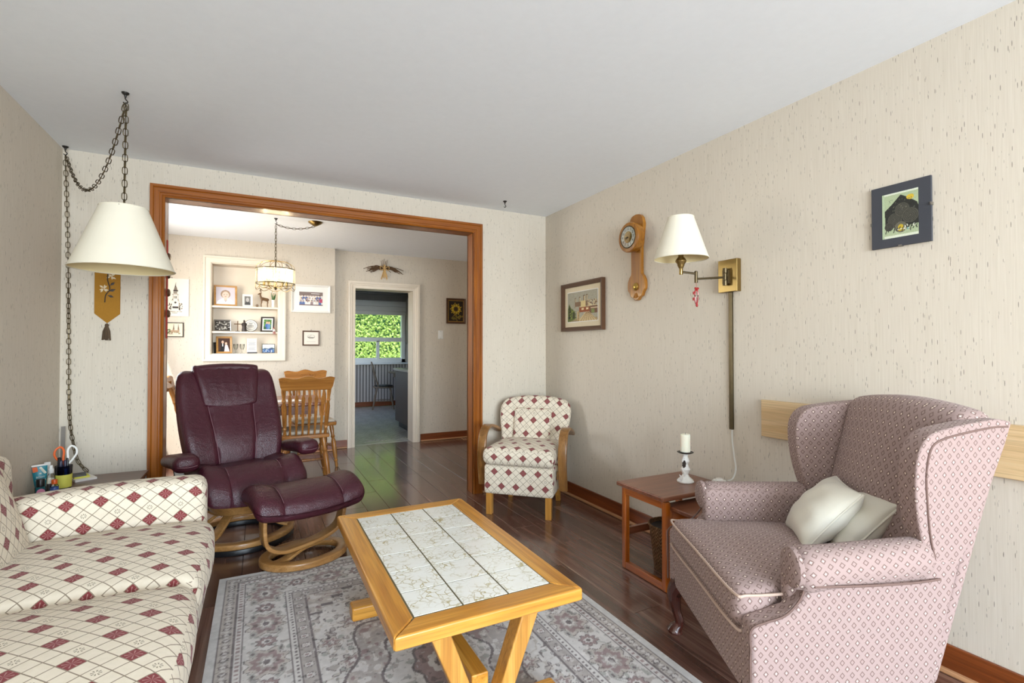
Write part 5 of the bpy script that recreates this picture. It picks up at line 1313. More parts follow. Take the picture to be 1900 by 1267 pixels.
# ---- chandelier
chd = thing('chandelier', 'glass-panelled drum chandelier with lit candle bulbs over dining table', 'chandelier', (.131, 5.086, 0))
RC = .165
def ringp(r_, z, n=40): return [(r_*math.cos(2*PI*k/n), r_*math.sin(2*PI*k/n), z) for k in range(n)]
part('upper_ring', MB().tube(ringp(RC, 1.962), .0045, 6, True), 'dark_brass', chd); part('lower_ring', MB().tube(ringp(RC, 1.828), .0045, 6, True), 'dark_brass', chd)
pm = MB().box(-.0235, .0235, -.0015, .0015, 1.832, 1.958).mesh('glass_panel', False)
for k in range(20):
    a = 2*PI*k/20; link('glass_panel', pm, 'lamp_glass', chd, (RC*math.cos(a), RC*math.sin(a), 0), (0, 0, a+PI/2))
for k in range(10):
    a = 2*PI*k/10; c_, s_ = math.cos(a), math.sin(a)
    part('dome_wire', MB().tube(catmull([(c_*RC, s_*RC, 1.962), (c_*RC*.92, s_*RC*.92, 2.0), (c_*RC*.6, s_*RC*.6, 2.03), (c_*.012, s_*.012, 2.042)], 4), .0022, 5), 'antique_brass', chd)
sc_ = MB(); sc_.tube([(RC*math.cos(a), RC*math.sin(a), 1.795-.022*abs(math.sin(a*5))) for a in [2*PI*k/100 for k in range(100)]], .0028, 5, True)
for k in range(10):
    a = 2*PI*k/10; sc_.tube([(RC*math.cos(a), RC*math.sin(a), 1.828), (RC*math.cos(a), RC*math.sin(a), 1.793)], .0022, 4)
part('scalloped_wire', sc_, 'antique_brass', chd)
part('stem', MB().lathe([(.0, 1.77), (.006, 1.772), (.012, 1.785), (.018, 1.80), (.012, 1.815), (.006, 1.825), (.006, 2.04), (.010, 2.045), (.006, 2.055), (.0, 2.056)], 14), 'dark_brass', chd)
for k in range(5):
    a = 2*PI*k/5+.3; c_, s_ = math.cos(a), math.sin(a)
    ar_ = part('candle_arm', MB().tube(catmull([(.008*c_, .008*s_, 1.80), (.05*c_, .05*s_, 1.785), (.10*c_, .10*s_, 1.80), (.10*c_, .10*s_, 1.82)], 5), .004, 6).lathe([(.0, 1.815), (.010, 1.82), (.010, 1.865), (.0, 1.865)], 10, T3(.10*c_, .10*s_, 0)), 'antique_brass', chd)
    part('bulb', MB().lathe([(.0, 1.863), (.008, 1.865), (.016, 1.888), (.014, 1.905), (.005, 1.932), (.0, 1.94)], 12, T3(.10*c_, .10*s_, 0)), 'bulb_glow', ar_)
chain(chd, [(0, 0, 2.053), (0, 0, H-.05)], .034, .018, .002, 'dark_brass')
hk = MB(); ceiling_hook(hk, 0, 0, H-.0005); part('hook', hk, 'dark_metal', chd)
chain(chd, sag((0, 0, H-.055), (.338, -.02, H-.04), .035), .034, .018, .002, 'dark_brass')
part('canopy', MB().lathe([(.0, H-.04), (.012, H-.04), (.03, H-.03), (.06, H-.012), (.066, H-.002), (.0, H-.002)], 24, T3(.34, -.02, 0)), 'antique_brass', chd)

# ---- recessed display shelf in the dining wall
ns = thing('display_niche', 'recessed white display shelf with moulded frame in dining wall', 'shelf', (0, YN, 0))
part('back_panel', MB().box(NX0+.001, NX1-.001, .192, .1995, NZ0+.001, NZ1-.001), 'white_trim', ns, smooth=False)
part('side_panel', MB().box(NX0+.0005, NX0+.008, -.002, .192, NZ0+.001, NZ1-.001), 'white_trim', ns, smooth=False)
part('side_panel', MB().box(NX1-.008, NX1-.0005, -.002, .192, NZ0+.001, NZ1-.001), 'white_trim', ns, smooth=False)
part('top_panel', MB().box(NX0+.008, NX1-.008, -.002, .192, NZ1-.008, NZ1-.0005), 'white_trim', ns, smooth=False)
part('bottom_panel', MB().box(NX0+.008, NX1-.008, -.002, .192, NZ0+.0005, NZ0+.008), 'white_trim', ns, smooth=False)
for z in (1.702, 1.42): part('shelf', MB().box(NX0+.008, NX1-.008, .004, .192, z-.022, z), 'white_trim', ns, bevel=.003)
fw_ = .074
v = []
secs = [(0, 0), (0, .018), (.012, .022), (.05, .022), (.058, .03), (fw_, .03), (fw_, 0)]
for k in range(4):
    j = (k+1) % 4; v = []; n = len(secs)
    for o_, d in secs:
        c4 = [(NX0-o_, -d, NZ0-o_), (NX1+o_, -d, NZ0-o_), (NX1+o_, -d, NZ1+o_), (NX0-o_, -d, NZ1+o_)]; v += [c4[k], c4[j]]
    f = [(2*i+1, 2*i, 2*((i+1) % n), 2*((i+1) % n)+1) for i in range(n)] + [tuple(2*i for i in range(n)), tuple(2*i+1 for i in range(n-1, -1, -1))]
    part('frame_moulding', MB().add(v, f), 'white_trim', ns, smooth=False)
ZS = [1.7025, 1.4205, NZ0+.0085]
# portraits and photos (generic figures)
def head(cv, cx, cy, r_, hair, skin, k=1.0):
    cv.ell(cx, cy+.18*r_, r_*1.2, r_*1.15*k, hair); cv.ell(cx, cy-.05*r_, r_*.85, r_*k, skin)
    cv.ell(cx-.33*r_, cy+.05*r_, r_*.13, r_*.08, (90, 66, 60)); cv.ell(cx+.33*r_, cy+.05*r_, r_*.13, r_*.08, (90, 66, 60)); cv.ell(cx, cy-.5*r_, r_*.26, r_*.08, (190, 110, 104))
cv = Canvas(60, 60, (206, 198, 206)); cv.ell(.5, .02, .46, .32, (236, 232, 234)); cv.rect(.42, .22, .58, .42, (226, 190, 172)); head(cv, .5, .55, .21, (158, 134, 110), (230, 196, 180)); cv.line((.46, .24), (.5, .16), .012, (120, 96, 96)); cv.line((.54, .24), (.5, .16), .012, (120, 96, 96))
framed('framed_photo', 'brown wood framed portrait photo on the top niche shelf', (-.338, YN+.075, ZS[0]), .12, .225, .235, .02, .014, 'gold_frame', cv, rx=math.radians(-9), group='photo frames in the niche', cat='photo frame')
cv = Canvas(40, 50, (120, 118, 114)); cv.ell(.5, .05, .45, .35, (70, 70, 70)); head(cv, .5, .55, .2, (200, 198, 196), (190, 186, 182)); cv.noise(16, 3)
framed('framed_photo', 'small white frame with grey photo on the top niche shelf', (-.122, YN+.085, ZS[0]), .05, .105, .145, .016, .012, 'white_frame', cv, .006, rx=math.radians(-8), group='photo frames in the niche', cat='photo frame')
# deer
de = thing('deer_figurine', 'brown wooden deer figurine on the top niche shelf', 'figurine', (.035, YN+.08, ZS[0]), math.radians(8))
sk = MB()
sk.sweep(catmull([(-.022, 0, .095), (0, 0, .098), (.03, 0, .092), (.05, 0, .088), (.056, 0, .078)], 4), [(math.cos(2*PI*k/10), math.sin(2*PI*k/10)) for k in range(10)], (0, 0, 1), False, [.008, .016, .019, .02, .0195, .018, .0175, .018, .0185, .019, .0185, .018, .017, .015, .011, .009, .005])
sk.sweep(catmull([(-.012, 0, .10), (-.024, 0, .125), (-.028, 0, .15)], 4), [(math.cos(2*PI*k/8), math.sin(2*PI*k/8)) for k in range(8)], (0, 1, 0), False, [.014, .013, .012, .0105, .0095, .009, .0085, .008, .008])
sk.ell((-.032, 0, .155), (.015, .009, .010), 10, 6).ell((-.045, 0, .150), (.010, .006, .006), 8, 6)
for x_, x2 in ((-.014, -.016), (.046, .050)):
    for s_ in (-1, 1): sk.tube(catmull([(x_, s_*.009, .09), (x_+.004*(x_ > 0), s_*.010, .06), (x2-.003, s_*.010, .035), (x2, s_*.010, 0)], 4), .0055, 6, scales=[1.3-.06*k for k in range(13)])
part('body', sk, 'bronze_figure', de)
for s_ in (-1, 1):
    part('antler', MB().tube(catmull([(-.026, s_*.005, .163), (-.020, s_*.014, .182), (-.028, s_*.018, .20), (-.024, s_*.016, .215)], 4), .0022, 5).tube([(-.022, s_*.014, .182), (-.036, s_*.012, .195)], .0018, 5).tube([(-.026, s_*.018, .197), (-.014, s_*.02, .21)], .0016, 5), 'bronze_figure', de)
    part('ear', MB().ell((-.020, s_*.014, .163), (.004, .010, .005), 8, 5), 'bronze_figure', de)
ow = thing('owl_figurine', 'tiny brown owl figurine beside the deer', 'figurine', (-.025, YN+.055, ZS[0]))
part('body', MB().lathe([(.0, 0), (.010, 0), (.014, .01), (.013, .024), (.008, .031), (.0, .032)], 14), 'bronze_figure', ow)
part('face', MB().ell((-.004, -.010, .020), (.004, .003, .004), 8, 5).ell((.004, -.010, .020), (.004, .003, .004), 8, 5), 'white_gloss', ow)
va = thing('bud_vase', 'white ceramic bud vase on the top niche shelf', 'vase', (.140, YN+.075, ZS[0]))
part('body', MB().lathe([(.0, 0), (.017, 0), (.019, .006), (.016, .04), (.019, .088), (.020, .090), (.017, .090), (.0, .05)], 18), 'white_gloss', va)
fl_ = thing('tulip_bunch', 'bunch of white tulips with green leaves in the bud vase', 'flowers', (.140, YN+.075, ZS[0]+.052))
rs = random.Random(2)
for k in range(5):
    a = k*2*PI/5; e_ = (.024*math.cos(a), .016*math.sin(a), .115+.01*(k % 2))
    part('stem', MB().tube(catmull([(.004*math.cos(a), .004*math.sin(a), 0), (.010*math.cos(a), .008*math.sin(a), .06), e_], 3), .0016, 5), 'green_leaf', fl_)
    part('blossom', MB().lathe([(.0, 0), (.007, .004), (.009, .014), (.006, .024), (.0, .025)], 10, T3(*e_)), 'white_gloss', fl_)
    part('leaf', MB().add([(-.006,0,0),(.006,0,0),(.008,.002,.045),(-.008,.002,.045),(0,.008,.085)], [(0,1,2,3),(3,2,4)], None, T3(.008*math.cos(a+.6), .008*math.sin(a+.6), .03, -.25, .25*math.cos(a), a)), 'green_leaf', fl_, smooth=False)
# middle shelf
cv = Canvas(60, 45, (46, 42, 38)); cv.speck(.05, .1, .95, .9, [(150, 146, 138), (96, 90, 84), (196, 192, 184), (60, 54, 50)], 60, .06, 6)
framed('framed_photo', 'silver-grey frame with dark group photo on middle niche shelf', (-.365, YN+.09, ZS[1]), .12, .168, .132, .012, .012, 'steel', cv, rx=math.radians(-12), group='photo frames in the niche', cat='photo frame')
cs = thing('standing_cross', 'plain wooden standing cross on the middle niche shelf', 'cross', (-.218, YN+.08, ZS[1]))
part('upright', MB().box(-.005, .005, -.004, .004, .006, .120), 'bronze_figure', cs, bevel=.001); part('crossbar', MB().box(-.036, .036, -.004, .004, .080, .089), 'bronze_figure', cs, bevel=.001)
part('base', MB().box(-.022, .022, -.014, .014, 0, .007), 'dark_figure', cs, bevel=.001)
fg = thing('robed_figurine', 'dark robed standing figurine beside the round plate', 'figurine', (-.153, YN+.055, ZS[1]))
part('robe', MB().lathe([(.0, 0), (.025, 0), (.026, .006), (.021, .05), (.024, .075), (.019, .095), (.008, .105), (.0, .106)], 16), 'dark_figure', fg)
part('head', MB().ell((0, 0, .118), (.010, .010, .013), 12, 8).ell((-.004, -.009, .116), (.003, .003, .003), 6, 4), 'dark_figure', fg)
part('arm', MB().tube(catmull([(-.018, -.004, .092), (-.022, -.016, .075), (-.006, -.024, .068)], 4), .006, 6).tube(catmull([(.018, -.004, .092), (.022, -.016, .075), (.006, -.024, .068)], 4), .006, 6), 'dark_figure', fg)
pl = thing('round_plaque', 'round pewter plate with lettering standing on middle niche shelf', 'plate', (-.088, YN+.10, ZS[1]+.003)); pl.rotation_euler = (math.radians(-12), 0, 0)
part('plate', MB().lathe([(.0, 0), (.066, .002), (.068, .006), (.064, .009), (.052, .006), (.0, .006)], 36, T3(0, .004, .068, PI/2, 0, 0)), 'white_frame', pl)
part('rim', MB().tube([(.067*math.cos(a), 0, .068+.067*math.sin(a)) for a in [2*PI*k/36 for k in range(36)]], .004, 6, True), 'dark_metal', pl)
link('lettering', text_mesh('OLD', .017), 'dark_metal', pl, (0, -.0035, .092), (PI/2, 0, 0))
ln = MB()      # worn, unreadable lines of raised letters
for row, (z_, h_, n_) in enumerate(((.066, .010, 6), (.050, .005, 8))):
    for k in range(n_): ln.box(-.034+.068*k/n_+.001, -.034+.068*(k+.62)/n_, -.0042, -.0028, z_-h_/2*(1 if k % 2 else .7), z_+h_/2)
part('worn_lettering', ln, 'dark_metal', pl, smooth=False, kind='stuff')
part('lettering_ring', MB().tube([(.048*math.cos(a), -.004, .068+.048*math.sin(a)) for a in [2*PI*k/36 for k in range(36)]], .0012, 4, True), 'dark_metal', pl)
cv = Canvas(50, 60, (70, 110, 60)); cv.speck(0, 0, 1, 1, [(90, 140, 70), (50, 88, 44), (120, 160, 90)], 60, .06, 4); cv.ell(.45, .3, .26, .32, (70, 96, 160)); cv.ell(.68, .32, .2, .3, (90, 130, 170)); head(cv, .42, .66, .12, (120, 92, 60), (224, 182, 150)); head(cv, .68, .64, .12, (150, 120, 80), (222, 180, 150)); cv.rect(0, 0, .35, .25, (44, 90, 50))
framed('framed_photo', 'black frame with green garden couple photo on middle niche shelf', (.082, YN+.085, ZS[1]), -.18, .142, .178, .016, .013, 'black_frame', cv, .014, rx=math.radians(-12), group='photo frames in the niche', cat='photo frame')
el = thing('shelf_ornament', 'little red and white doll ornament at middle shelf edge', 'ornament', (.150, YN+.012, ZS[1]))
part('body', MB().lathe([(.0, 0), (.012, .002), (.014, .012), (.010, .022), (.0, .024)], 12), 'white_gloss', el); part('head', MB().ell((0, 0, .032), (.010, .010, .010), 10, 6), 'candle_wax', el); part('hat', MB().lathe([(.013, .036), (.013, .039), (.008, .042), (.005, .050), (.0, .052)], 12), 'red_gloss', el)
part('leg', MB().tube([(-.006, -.012, .004), (-.007, -.020, -.004), (-.008, -.021, -.030)], .0045, 6).tube([(.006, -.012, .004), (.008, -.020, -.004), (.010, -.021, -.030)], .0045, 6), 'red_gloss', el)
# bottom shelf
cv = Canvas(50, 66, (70, 44, 34)); cv.rect(0, 0, 1, .08, (40, 28, 24)); cv.poly([(.18, 0), (.25, .6), (.5, .62), (.55, 0)], (26, 24, 28)); cv.poly([(.5, 0), (.58, .5), (.78, .5), (.95, 0)], (226, 206, 208)); head(cv, .38, .72, .11, (60, 44, 36), (224, 186, 160)); head(cv, .66, .60, .10, (110, 70, 44), (228, 190, 166)); cv.rect(.34, .4, .42, .6, (220, 216, 214))
framed('framed_photo', 'gilt frame with wedding couple photo on bottom niche shelf', (-.348, YN+.085, ZS[2]), .14, .155, .192, .020, .014, 'gold_frame', cv, rx=math.radians(-11), group='photo frames in the niche', cat='photo frame')
cv = Canvas(30, 30, (40, 32, 30)); cv.speck(0, 0, 1, 1, [(60, 50, 46)], 10, .1, 1)
framed('framed_photo', 'dark frame tucked behind the gilt frame on bottom niche shelf', (-.405, YN+.15, ZS[2]), .3, .10, .125, .012, .012, 'black_frame', cv, rx=math.radians(-10), group='photo frames in the niche', cat='photo frame')
gm = [(.0, 0), (.024, 0), (.025, .002), (.006, .008), (.004, .035), (.012, .045), (.022, .07), (.024, .105), (.0226, .105), (.0205, .07), (.010, .049), (.0, .047)]
gms = MB().lathe(gm, 20).mesh('stemmed_glass'); gms.materials.append(M['clear_glass'])
for x_, lb in ((-.235, 'stemmed glass goblet beside the gilt photo frame'), (-.172, 'stemmed glass goblet beside the scroll plaque')):
    tag(link('stemmed_glass', gms, None, None, (x_, YN+.085, ZS[2])), lb, 'glass', 'goblets on the bottom niche shelf')
sp_ = thing('scroll_plaque', 'white scroll-shaped plaque with lines of writing on bottom shelf', 'plaque', (-.075, YN+.085, ZS[2])); sp_.rotation_euler = (math.radians(-7), 0, .05)
part('sheet', MB().box(-.050, .050, -.004, .004, .012, .168), 'paper_white', sp_, bevel=.001); part('roll', MB().tube([(-.052, -.004, .168), (.052, -.004, .168)], .006, 8), 'white_frame', sp_); part('base', MB().box(-.045, .055, -.02, .02, .0005, .014), 'grey_card', sp_, bevel=.002)
ln = MB()
for k in range(8): ln.box(-.038+.004*(k % 3), .036-.006*(k % 2), -.0046, -.0041, .040+.014*k, .0435+.014*k)
part('lettering', ln, 'grey_card', sp_, smooth=False)
cv = Canvas(56, 44, (200, 214, 226)); cv.rect(0, 0, 1, .45, (70, 104, 150)); cv.poly([(0, .42), (.2, .55), (.5, .48), (.8, .62), (1, .5), (1, .42)], (70, 84, 92)); cv.rect(.55, .05, .8, .5, (50, 70, 120)); cv.speck(0, .05, 1, .4, [(220, 230, 236), (110, 140, 180)], 24, .04, 2); cv.rect(0, .86, 1, 1, (226, 228, 226))
framed('photo_block', 'clear block with blue lake photo on the bottom niche shelf', (.095, YN+.08, ZS[2]), -.05, .142, .112, .010, .016, 'clear_glass', cv, rx=math.radians(-4), group='photo frames in the niche', cat='photo frame')

# ---- dining wall pictures
cv = Canvas(90, 66, (216, 212, 206)); cv.rect(0, .72, 1, 1, (128, 110, 104)); cv.rect(.5, .86, .85, .90, (240, 238, 234))
rs = random.Random(12)
for row, y_ in ((0, .66), (1, .48), (2, .30)):
    for k in range(8):
        x_ = .07+.115*k+.03*(row % 2); c_ = rs.choice([(232, 230, 226), (196, 190, 190), (60, 54, 60), (226, 218, 206), (150, 130, 130), (90, 110, 160)])
        cv.ell(x_, y_-.17, .06, .17, c_); cv.ell(x_, y_+.03, .03, .05, (216, 176, 156)); cv.ell(x_, y_+.065, .032, .03, rs.choice([(70, 50, 40), (150, 140, 130), (40, 34, 32)]))
cv.rect(.86, .22, .98, .5, (176, 70, 96)); cv.rect(0, 0, 1, .08, (120, 96, 96))
framed('group_photo', 'large white-framed group photo on dining wall right of niche', (.543, YN-.001, 1.655), 0, .425, .325, .022, .022, 'white_frame', cv, .061, 'white_frame')
cv = Canvas(60, 60, (232, 222, 208)); cv.ring(.5, .62, .24, .012, (120, 112, 100), 1.6); cv.line((.28, .56), (.72, .56), .016, (110, 104, 92)); cv.rect(.36, .5, .64, .56, (140, 132, 120)); cv.rect(.2, .22, .8, .235, (150, 140, 126)); cv.rect(.3, .16, .7, .172, (150, 140, 126)); cv.line((.3, .58), (.5, .7), .012, (130, 124, 110))
framed('small_print', 'small brown-framed sketch print hung below the group photo', (.546, YN-.001, 1.262), 0, .19, .178, .015, .014, 'dark_wood_frame', cv, .0, hook=True)
# church tower print on cream card, hung from a nail
cv = Canvas(90, 150, (238, 226, 206)); ik = (58, 48, 44)
cv.rect(.40, .18, .72, .62, (238, 226, 206))
for a_, b_ in (((.36, .18), (.36, .40)), ((.74, .18), (.74, .40)), ((.42, .40), (.42, .58)), ((.68, .40), (.68, .58)), ((.36, .40), (.42, .46)), ((.74, .40), (.68, .46)), ((.40, .58), (.70, .58))): cv.line(a_, b_, .010, ik)
for x_ in (.47, .56): cv.rect(x_, .47, x_+.05, .53, ik)
cv.ell(.55, .36, .05, .03, ik); cv.rect(.40, .20, .70, .25, ik)
cv.rect(.45, .58, .66, .67, (200, 186, 168)); cv.rect(.43, .66, .68, .70, ik)
for k in range(4): cv.rect(.46+.05*k, .60, .485+.05*k, .655, ik)
cv.poly([(.45, .70), (.66, .70), (.60, .79), (.51, .79)], (110, 96, 84)); cv.poly([(.52, .79), (.59, .79), (.555, .93)], ik)
cv.speck(.18, .16, .36, .34, [ik, (90, 78, 66)], 22, .022, 2); cv.speck(.74, .16, .92, .34, [ik, (90, 78, 66)], 22, .022, 4)
for k in range(14): cv.rect(.18+.052*k, .10, .218+.052*k, .122, (90, 78, 70))
for k in range(5): cv.rect(.40+.055*k, .065, .44+.055*k, .085, (90, 78, 70))
xs_ = .55+(cv.X[0]-.61)/.58; ix_ = np.clip((xs_*cv.nx).astype(int), 0, cv.nx-1); bg_ = cv.a[-1, 0].copy(); cv.a = cv.a[:, ix_]; cv.a[:, (xs_ < 0) | (xs_ > 1)] = bg_
framed('tower_print', 'tall cream print of a church tower on dining wall', (-.828, YN-.001, 1.572), 0, .305, .40, .006, .010, 'white_frame', cv, 0, hook=True)
cv = Canvas(70, 56, (228, 212, 184)); ik = (84, 66, 54)
for x_ in (.5, .76): cv.poly([(x_-.05, .3), (x_-.05, .55), (x_, .9), (x_+.05, .55), (x_+.05, .3)], (146, 120, 96)); cv.line((x_, .55), (x_, .9), .012, ik)
cv.rect(.3, .3, .82, .46, (170, 140, 110)); cv.speck(.02, .2, .3, .5, [(90, 110, 60), (60, 80, 46)], 18, .05, 1); cv.speck(.2, .18, .85, .34, [ik, (150, 120, 96), (120, 116, 70)], 26, .03, 3)
framed('small_castle_print', 'small dark-framed twin spire print below the tower print', (-.808, YN-.001, 1.350), 0, .175, .155, .008, .014, 'black_frame', cv, 0)
cv = Canvas(60, 80, (44, 34, 26))
for k in range(18):
    a = 2*PI*k/18; L_ = .38 if k % 2 else .30
    cv.line((.5+.12*math.cos(a), .60+.09*math.sin(a)), (.5+L_*math.cos(a), .60+L_*.75*math.sin(a)), .028, (186, 150, 34) if k % 2 else (210, 184, 60))
cv.ell(.5, .60, .17, .13, (84, 62, 30)); cv.ell(.5, .60, .09, .07, (52, 38, 24)); cv.line((.52, .35), (.56, .02), .03, (112, 100, 36)); cv.poly([(.55, .2), (.8, .32), (.9, .22), (.7, .12)], (130, 116, 44)); cv.poly([(.52, .14), (.3, .26), (.16, .14), (.35, .06)], (110, 98, 40)); cv.speck(.0, .0, 1, .3, [(64, 48, 30), (130, 104, 44)], 14, .04, 2)
framed('sunflower_painting', 'sunflower painting in a gilt and brown frame near light switch', (2.40, YD-.001, 1.57), 0, .275, .345, .026, .024, 'dark_wood_frame', cv, .008, 'bright_brass', lip='bright_brass')
sw = thing('light_switch', 'white rocker light switch beside the kitchen doorway', 'switch', (2.185, YD-.0005, 1.415))
part('plate', MB().box(-.037, .037, -.006, 0, -.057, .057), 'white_plastic', sw, bevel=.003); part('rocker', MB().prism([(-.010, -.03), (-.010, .03), (-.005, .03), (-.005, -.03)], 0, -.016, .016), 'white_gloss', sw, bevel=.001)
part('screw', MB().lathe([(.0, 0), (.004, 0), (.003, .002), (.0, .002)], 8, T3(0, -.006, .046, PI/2, 0, 0)).lathe([(.0, 0), (.004, 0), (.003, .002), (.0, .002)], 8, T3(0, -.006, -.046, PI/2, 0, 0)), 'steel', sw)
# twig swag above the doorway
tw = thing('twig_swag', 'swag of twigs and dried wheat above the kitchen doorway', 'wall hanging', (1.42, YD-.001, 2.25))
rs = random.Random(21)
for k in range(34):
    s_ = -1 if k % 2 else 1; a = rs.uniform(-.12, .42); L_ = rs.uniform(.12, .235)
    p0 = (s_*rs.uniform(-.05, .03), -.012-.02*rs.random(), rs.uniform(-.02, .02)); p2 = (p0[0]+s_*L_*math.cos(a), -.012-.03*rs.random(), p0[2]+L_*math.sin(a)*.6-.04*(L_/.2))
    pm_ = ((p0[0]+p2[0])/2, -.03-.01*rs.random(), (p0[2]+p2[2])/2+.035)
    part('twig', MB().tube(bez(p0, pm_, pm_, p2, 5), rs.uniform(.003, .0055), 5), 'twig', tw)
for k in range(5):
    part('twig', MB().tube([(.01*(k-2), -.02, 0), (.02*(k-2), -.022, .10+.015*(k % 3))], .0025, 5), 'twig', tw)
wh = MB()
for k in range(24):
    x_ = rs.uniform(-.028, .028); wh.tube([(x_*.5, -.03-.01*rs.random(), .05), (x_*.3, -.04, -.01), (x_*1.6, -.03, -rs.uniform(.10, .15))], .0025, 4)
part('wheat', wh, 'straw', tw); part('bow', MB().tube(catmull([(0, -.045, 0), (-.05, -.045, .03), (-.05, -.045, -.02), (0, -.045, 0), (.05, -.045, .03), (.05, -.045, -.02)], 4, True), .005, 5, True), 'straw', tw)
# red ribbon with bells on the inner jamb
rb = thing('bell_strap', 'red hanging strap with round brown bells on the opening jamb', 'wall hanging', (OX0+.0005, YB+.085, 0))
part('strap', MB().box(0, .004, -.016, .016, 1.33, 1.95), 'red_cloth', rb)
for z in (1.84, 1.72, 1.60, 1.46): part('bell', MB().lathe([(.0, 0), (.026, 0), (.027, .004), (.020, .014), (.0, .018)], 18, T3(.004, 0, z, 0, PI/2, 0)), 'dark_wood_frame', rb)
part('strap_tail', MB().prism([(-.018, 1.295), (0, 1.312), (.018, 1.295), (.016, 1.335), (-.016, 1.335)], 0, .0005, .0035), 'red_cloth', rb, smooth=False)
# floor register in the dining room
fr = thing('floor_register', 'beige floor vent lying against the dining baseboard', 'vent', (2.62, YD-.12, 0))
part('plate', MB().box(-.17, .17, -.055, .055, 0.0003, .009), 'shoe_x', fr, bevel=.003)
for k in range(9): part('slot', MB().box(-.15+.034*k, -.132+.034*k, -.035, .035, .0085, .0095), 'dark_metal', fr, smooth=False)

# ================================================================== KITCHEN
kb = thing('roller_blind', 'rolled white blind with grey valance above kitchen window', 'blind', (0, YK, 0))
part('valance', MB().box(1.35, 2.98, -.12, -.001, 2.26, 2.40), 'grey_beam', kb, bevel=.004)
part('blind_fold', MB().box(1.42, 2.93, -.07, -.021, 2.14, 2.262), 'blind_white', kb, bevel=.012)
part('blind_fold', MB().box(1.42, 2.93, -.06, -.021, 2.035, 2.142), 'blind_white', kb, bevel=.012)
part('blind_fold', MB().box(1.42, 2.93, -.05, -.021, 1.955, 2.037), 'blind_white', kb, bevel=.012)
kl = thing('kitchen_light', 'flat white fluorescent fixture on the kitchen ceiling', 'ceiling light', (1.75, 9.0, H))
part('tray', MB().box(-.6, .6, -.15, .15, -.05, -.0005), 'white_plastic', kl, bevel=.005); part('diffuser', MB().box(-.57, .57, -.13, .13, -.075, -.05), 'blind_white', kl, bevel=.01)
kt = thing('kitchen_table', 'weathered wooden kitchen table under the window', 'table', (2.80, 10.25, 0))
part('tabletop', MB().lathe([(.0, .72), (.40, .72), (.42, .728), (.42, .745), (.40, .75), (.0, .75)], 32), 'kitchen_wood', kt)
part('apron', MB().lathe([(.30, .64), (.32, .64), (.32, .72), (.30, .72)], 32, closed=True), 'kitchen_wood', kt)
part('pedestal', MB().lathe([(.0, .10), (.06, .10), (.07, .2), (.04, .35), (.05, .5), (.035, .6), (.08, .72), (.0, .72)], 16), 'kitchen_wood', kt)
for k in range(4):
    a = k*PI/2+.5; part('foot', MB().sweep(catmull([(.03*math.cos(a), .03*math.sin(a), .16), (.18*math.cos(a), .18*math.sin(a), .10), (.34*math.cos(a), .34*math.sin(a), .025)], 5), RRECT(.05, .05, .01), (0, 0, 1)), 'kitchen_wood', kt)
tag(link('kitchen_papers', MB().box(-.12, .12, -.08, .08, 0, .02).mesh('kitchen_papers', False), 'paper_white', None, (2.68, 10.15, .7502), (0, 0, .1)), 'stack of white paper on the kitchen table', 'paper')
def windsor():
    r = thing('windsor_chair', '', 'chair')
    part('seat', MB().lathe([(.0, .43), (.19, .43), (.21, .445), (.205, .462), (.0, .455)], 24), 'kitchen_wood', r)
    part('seat_pad', MB().lathe([(.0, .457), (.18, .462), (.19, .475), (.17, .487), (.0, .488)], 24), 'black_plastic', r)
    for sx in (-1, 1):
        turned_leg((sx*.13, -.13, .435), (sx*.19, -.20, 0), .02, 'kitchen_wood', r); turned_leg((sx*.13, .13, .435), (sx*.19, .21, 0), .02, 'kitchen_wood', r)
        turned_leg((sx*.155, -.16, .17), (sx*.155, .165, .17), .010, 'kitchen_wood', r, 'stretcher')
    bow = catmull([(-.185, .10, .455), (-.205, .16, .65), (-.17, .21, .86), (-.08, .235, .94), (.0, .24, .955), (.08, .235, .94), (.17, .21, .86), (.205, .16, .65), (.185, .10, .455)], 5)
    part('bow', MB().tube(bow, .012, 8), 'kitchen_wood', r)
    for k in range(6):
        x_ = -.11+.044*k; part('spindle', MB().tube([(x_, .165, .455), (x_*1.15, .225, .93-.5*x_*x_*10*.3)], .006, 6), 'kitchen_wood', r)
    return r
k1 = windsor(); k1.location = (2.27, 10.22, 0); k1.rotation_euler = (0, 0, math.radians(78)); k1['label'] = 'weathered bow-back wooden chair with dark pad in the kitchen'; k1['group'] = 'kitchen chairs'
k2 = copy_tree(k1); k2.location = (2.86, 9.72, 0); k2.rotation_euler = (0, 0, math.radians(190)); k2['label'] = 'bow-back kitchen chair mostly hidden behind the grey cabinet'
kc = thing('kitchen_cabinet', 'grey-brown base cabinet just inside the kitchen doorway', 'cabinet', (1.93, 6.95, 0))
part('body', MB().box(0, .62, .0, .90, .10, .885), 'kitchen_cabinet', kc, bevel=.002); part('toe_kick', MB().box(.05, .60, .0, .86, 0, .10), 'black_plastic', kc, smooth=False)
part('end_panel', MB().box(-.008, 0, .03, .87, .14, .86), 'kitchen_cabinet', kc, bevel=.002); part('door', MB().box(.03, .59, -.018, 0, .13, .86), 'kitchen_cabinet', kc, bevel=.003)
wt = tag(link('kitchen_worktop', MB().box(-.03, .65, -.03, .93, 0, .035).mesh('kitchen_worktop'), 'laminate_top', None, (1.93, 6.95, .8855), bevel=.006), 'pale laminate worktop on the grey-brown kitchen cabinet', 'worktop')
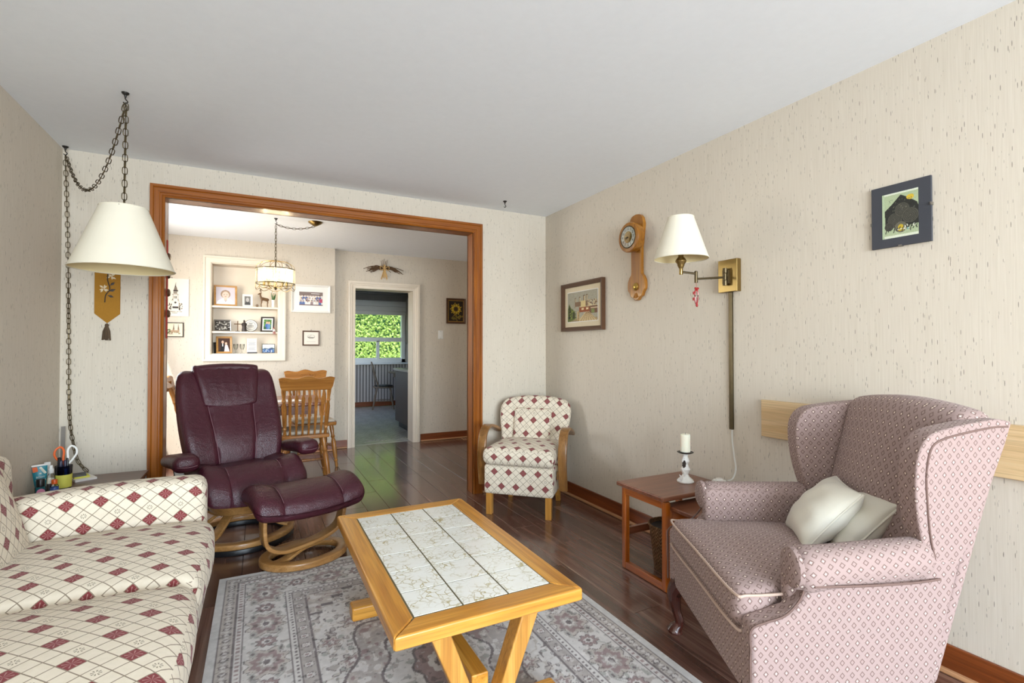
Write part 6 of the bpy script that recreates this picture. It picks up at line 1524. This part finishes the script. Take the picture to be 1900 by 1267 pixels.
kp = thing('wall_cabinet', 'dark grey wall unit edge right of the kitchen window', 'cabinet', (2.88, YK-.45, 1.35))
part('body', MB().box(.0, .5, 0, .44, 0, 1.0), 'grey_beam', kp, bevel=.003); part('door', MB().box(-.016, 0, .02, .42, .02, .98), 'grey_beam', kp, bevel=.003)

# ================================================================== OUTSIDE
struct('ground', MB().box(-30, 30, YK+.2, 45, -.5, -.35), 'grass')
def hedge(label, cx, cy, w, d, h, n, seed):
    r = thing('garden_hedge', label, 'hedge', (cx, cy, -.35))
    rs_ = np.random.RandomState(seed)
    u = rs_.uniform(-1, 1, n); ph = rs_.uniform(0, 1, n)
    z = ph*h; bulge = .25*np.sin(u*9+seed)+.2*np.sin(z*4+u*5); y = -d/2 + bulge*.6 + rs_.exponential(.18, n); x = u*w/2
    s_ = rs_.uniform(.026, .055, n); a = rs_.uniform(0, 2*PI, n); tl = rs_.uniform(-.9, .9, n); t2 = rs_.uniform(-.9, .9, n)
    v = np.zeros((n, 4, 3)); ca, sa = np.cos(a), np.sin(a)
    ax = np.stack([ca, np.sin(tl)*.6, sa], -1); bx = np.stack([-sa, np.sin(t2)*.6, ca], -1); c_ = np.stack([x, y, z], -1)
    v[:, 0] = c_-ax*s_[:, None]; v[:, 1] = c_+bx*s_[:, None]*.5; v[:, 2] = c_+ax*s_[:, None]; v[:, 3] = c_-bx*s_[:, None]*.5
    me = bpy.data.meshes.new('foliage'); me.from_pydata([tuple(q) for q in v.reshape(-1, 3)], [], [tuple(range(4*i, 4*i+4)) for i in range(n)]); me.update()
    o = link('foliage', me, 'hedge_leaf', r); o['kind'] = 'stuff'
    for k in range(6): part('stem', MB().tube([(w*(-.4+.16*k), .3, 0), (w*(-.42+.165*k), .35, h*.8)], .035, 6), 'bark', r)
    part('inner_mass', MB().rbox((w/2, .25, h/2), .2, 8, 2, 6, lambda x, y, z: (x, y+.15*math.sin(x*3)*math.sin(z*2), z), T=T3(0, .75, h/2)), 'green_leaf', r)
hedge('leafy green hedge outside the kitchen window', 3.0, 14.4, 7.5, 1.4, 4.2, 30000, 3)
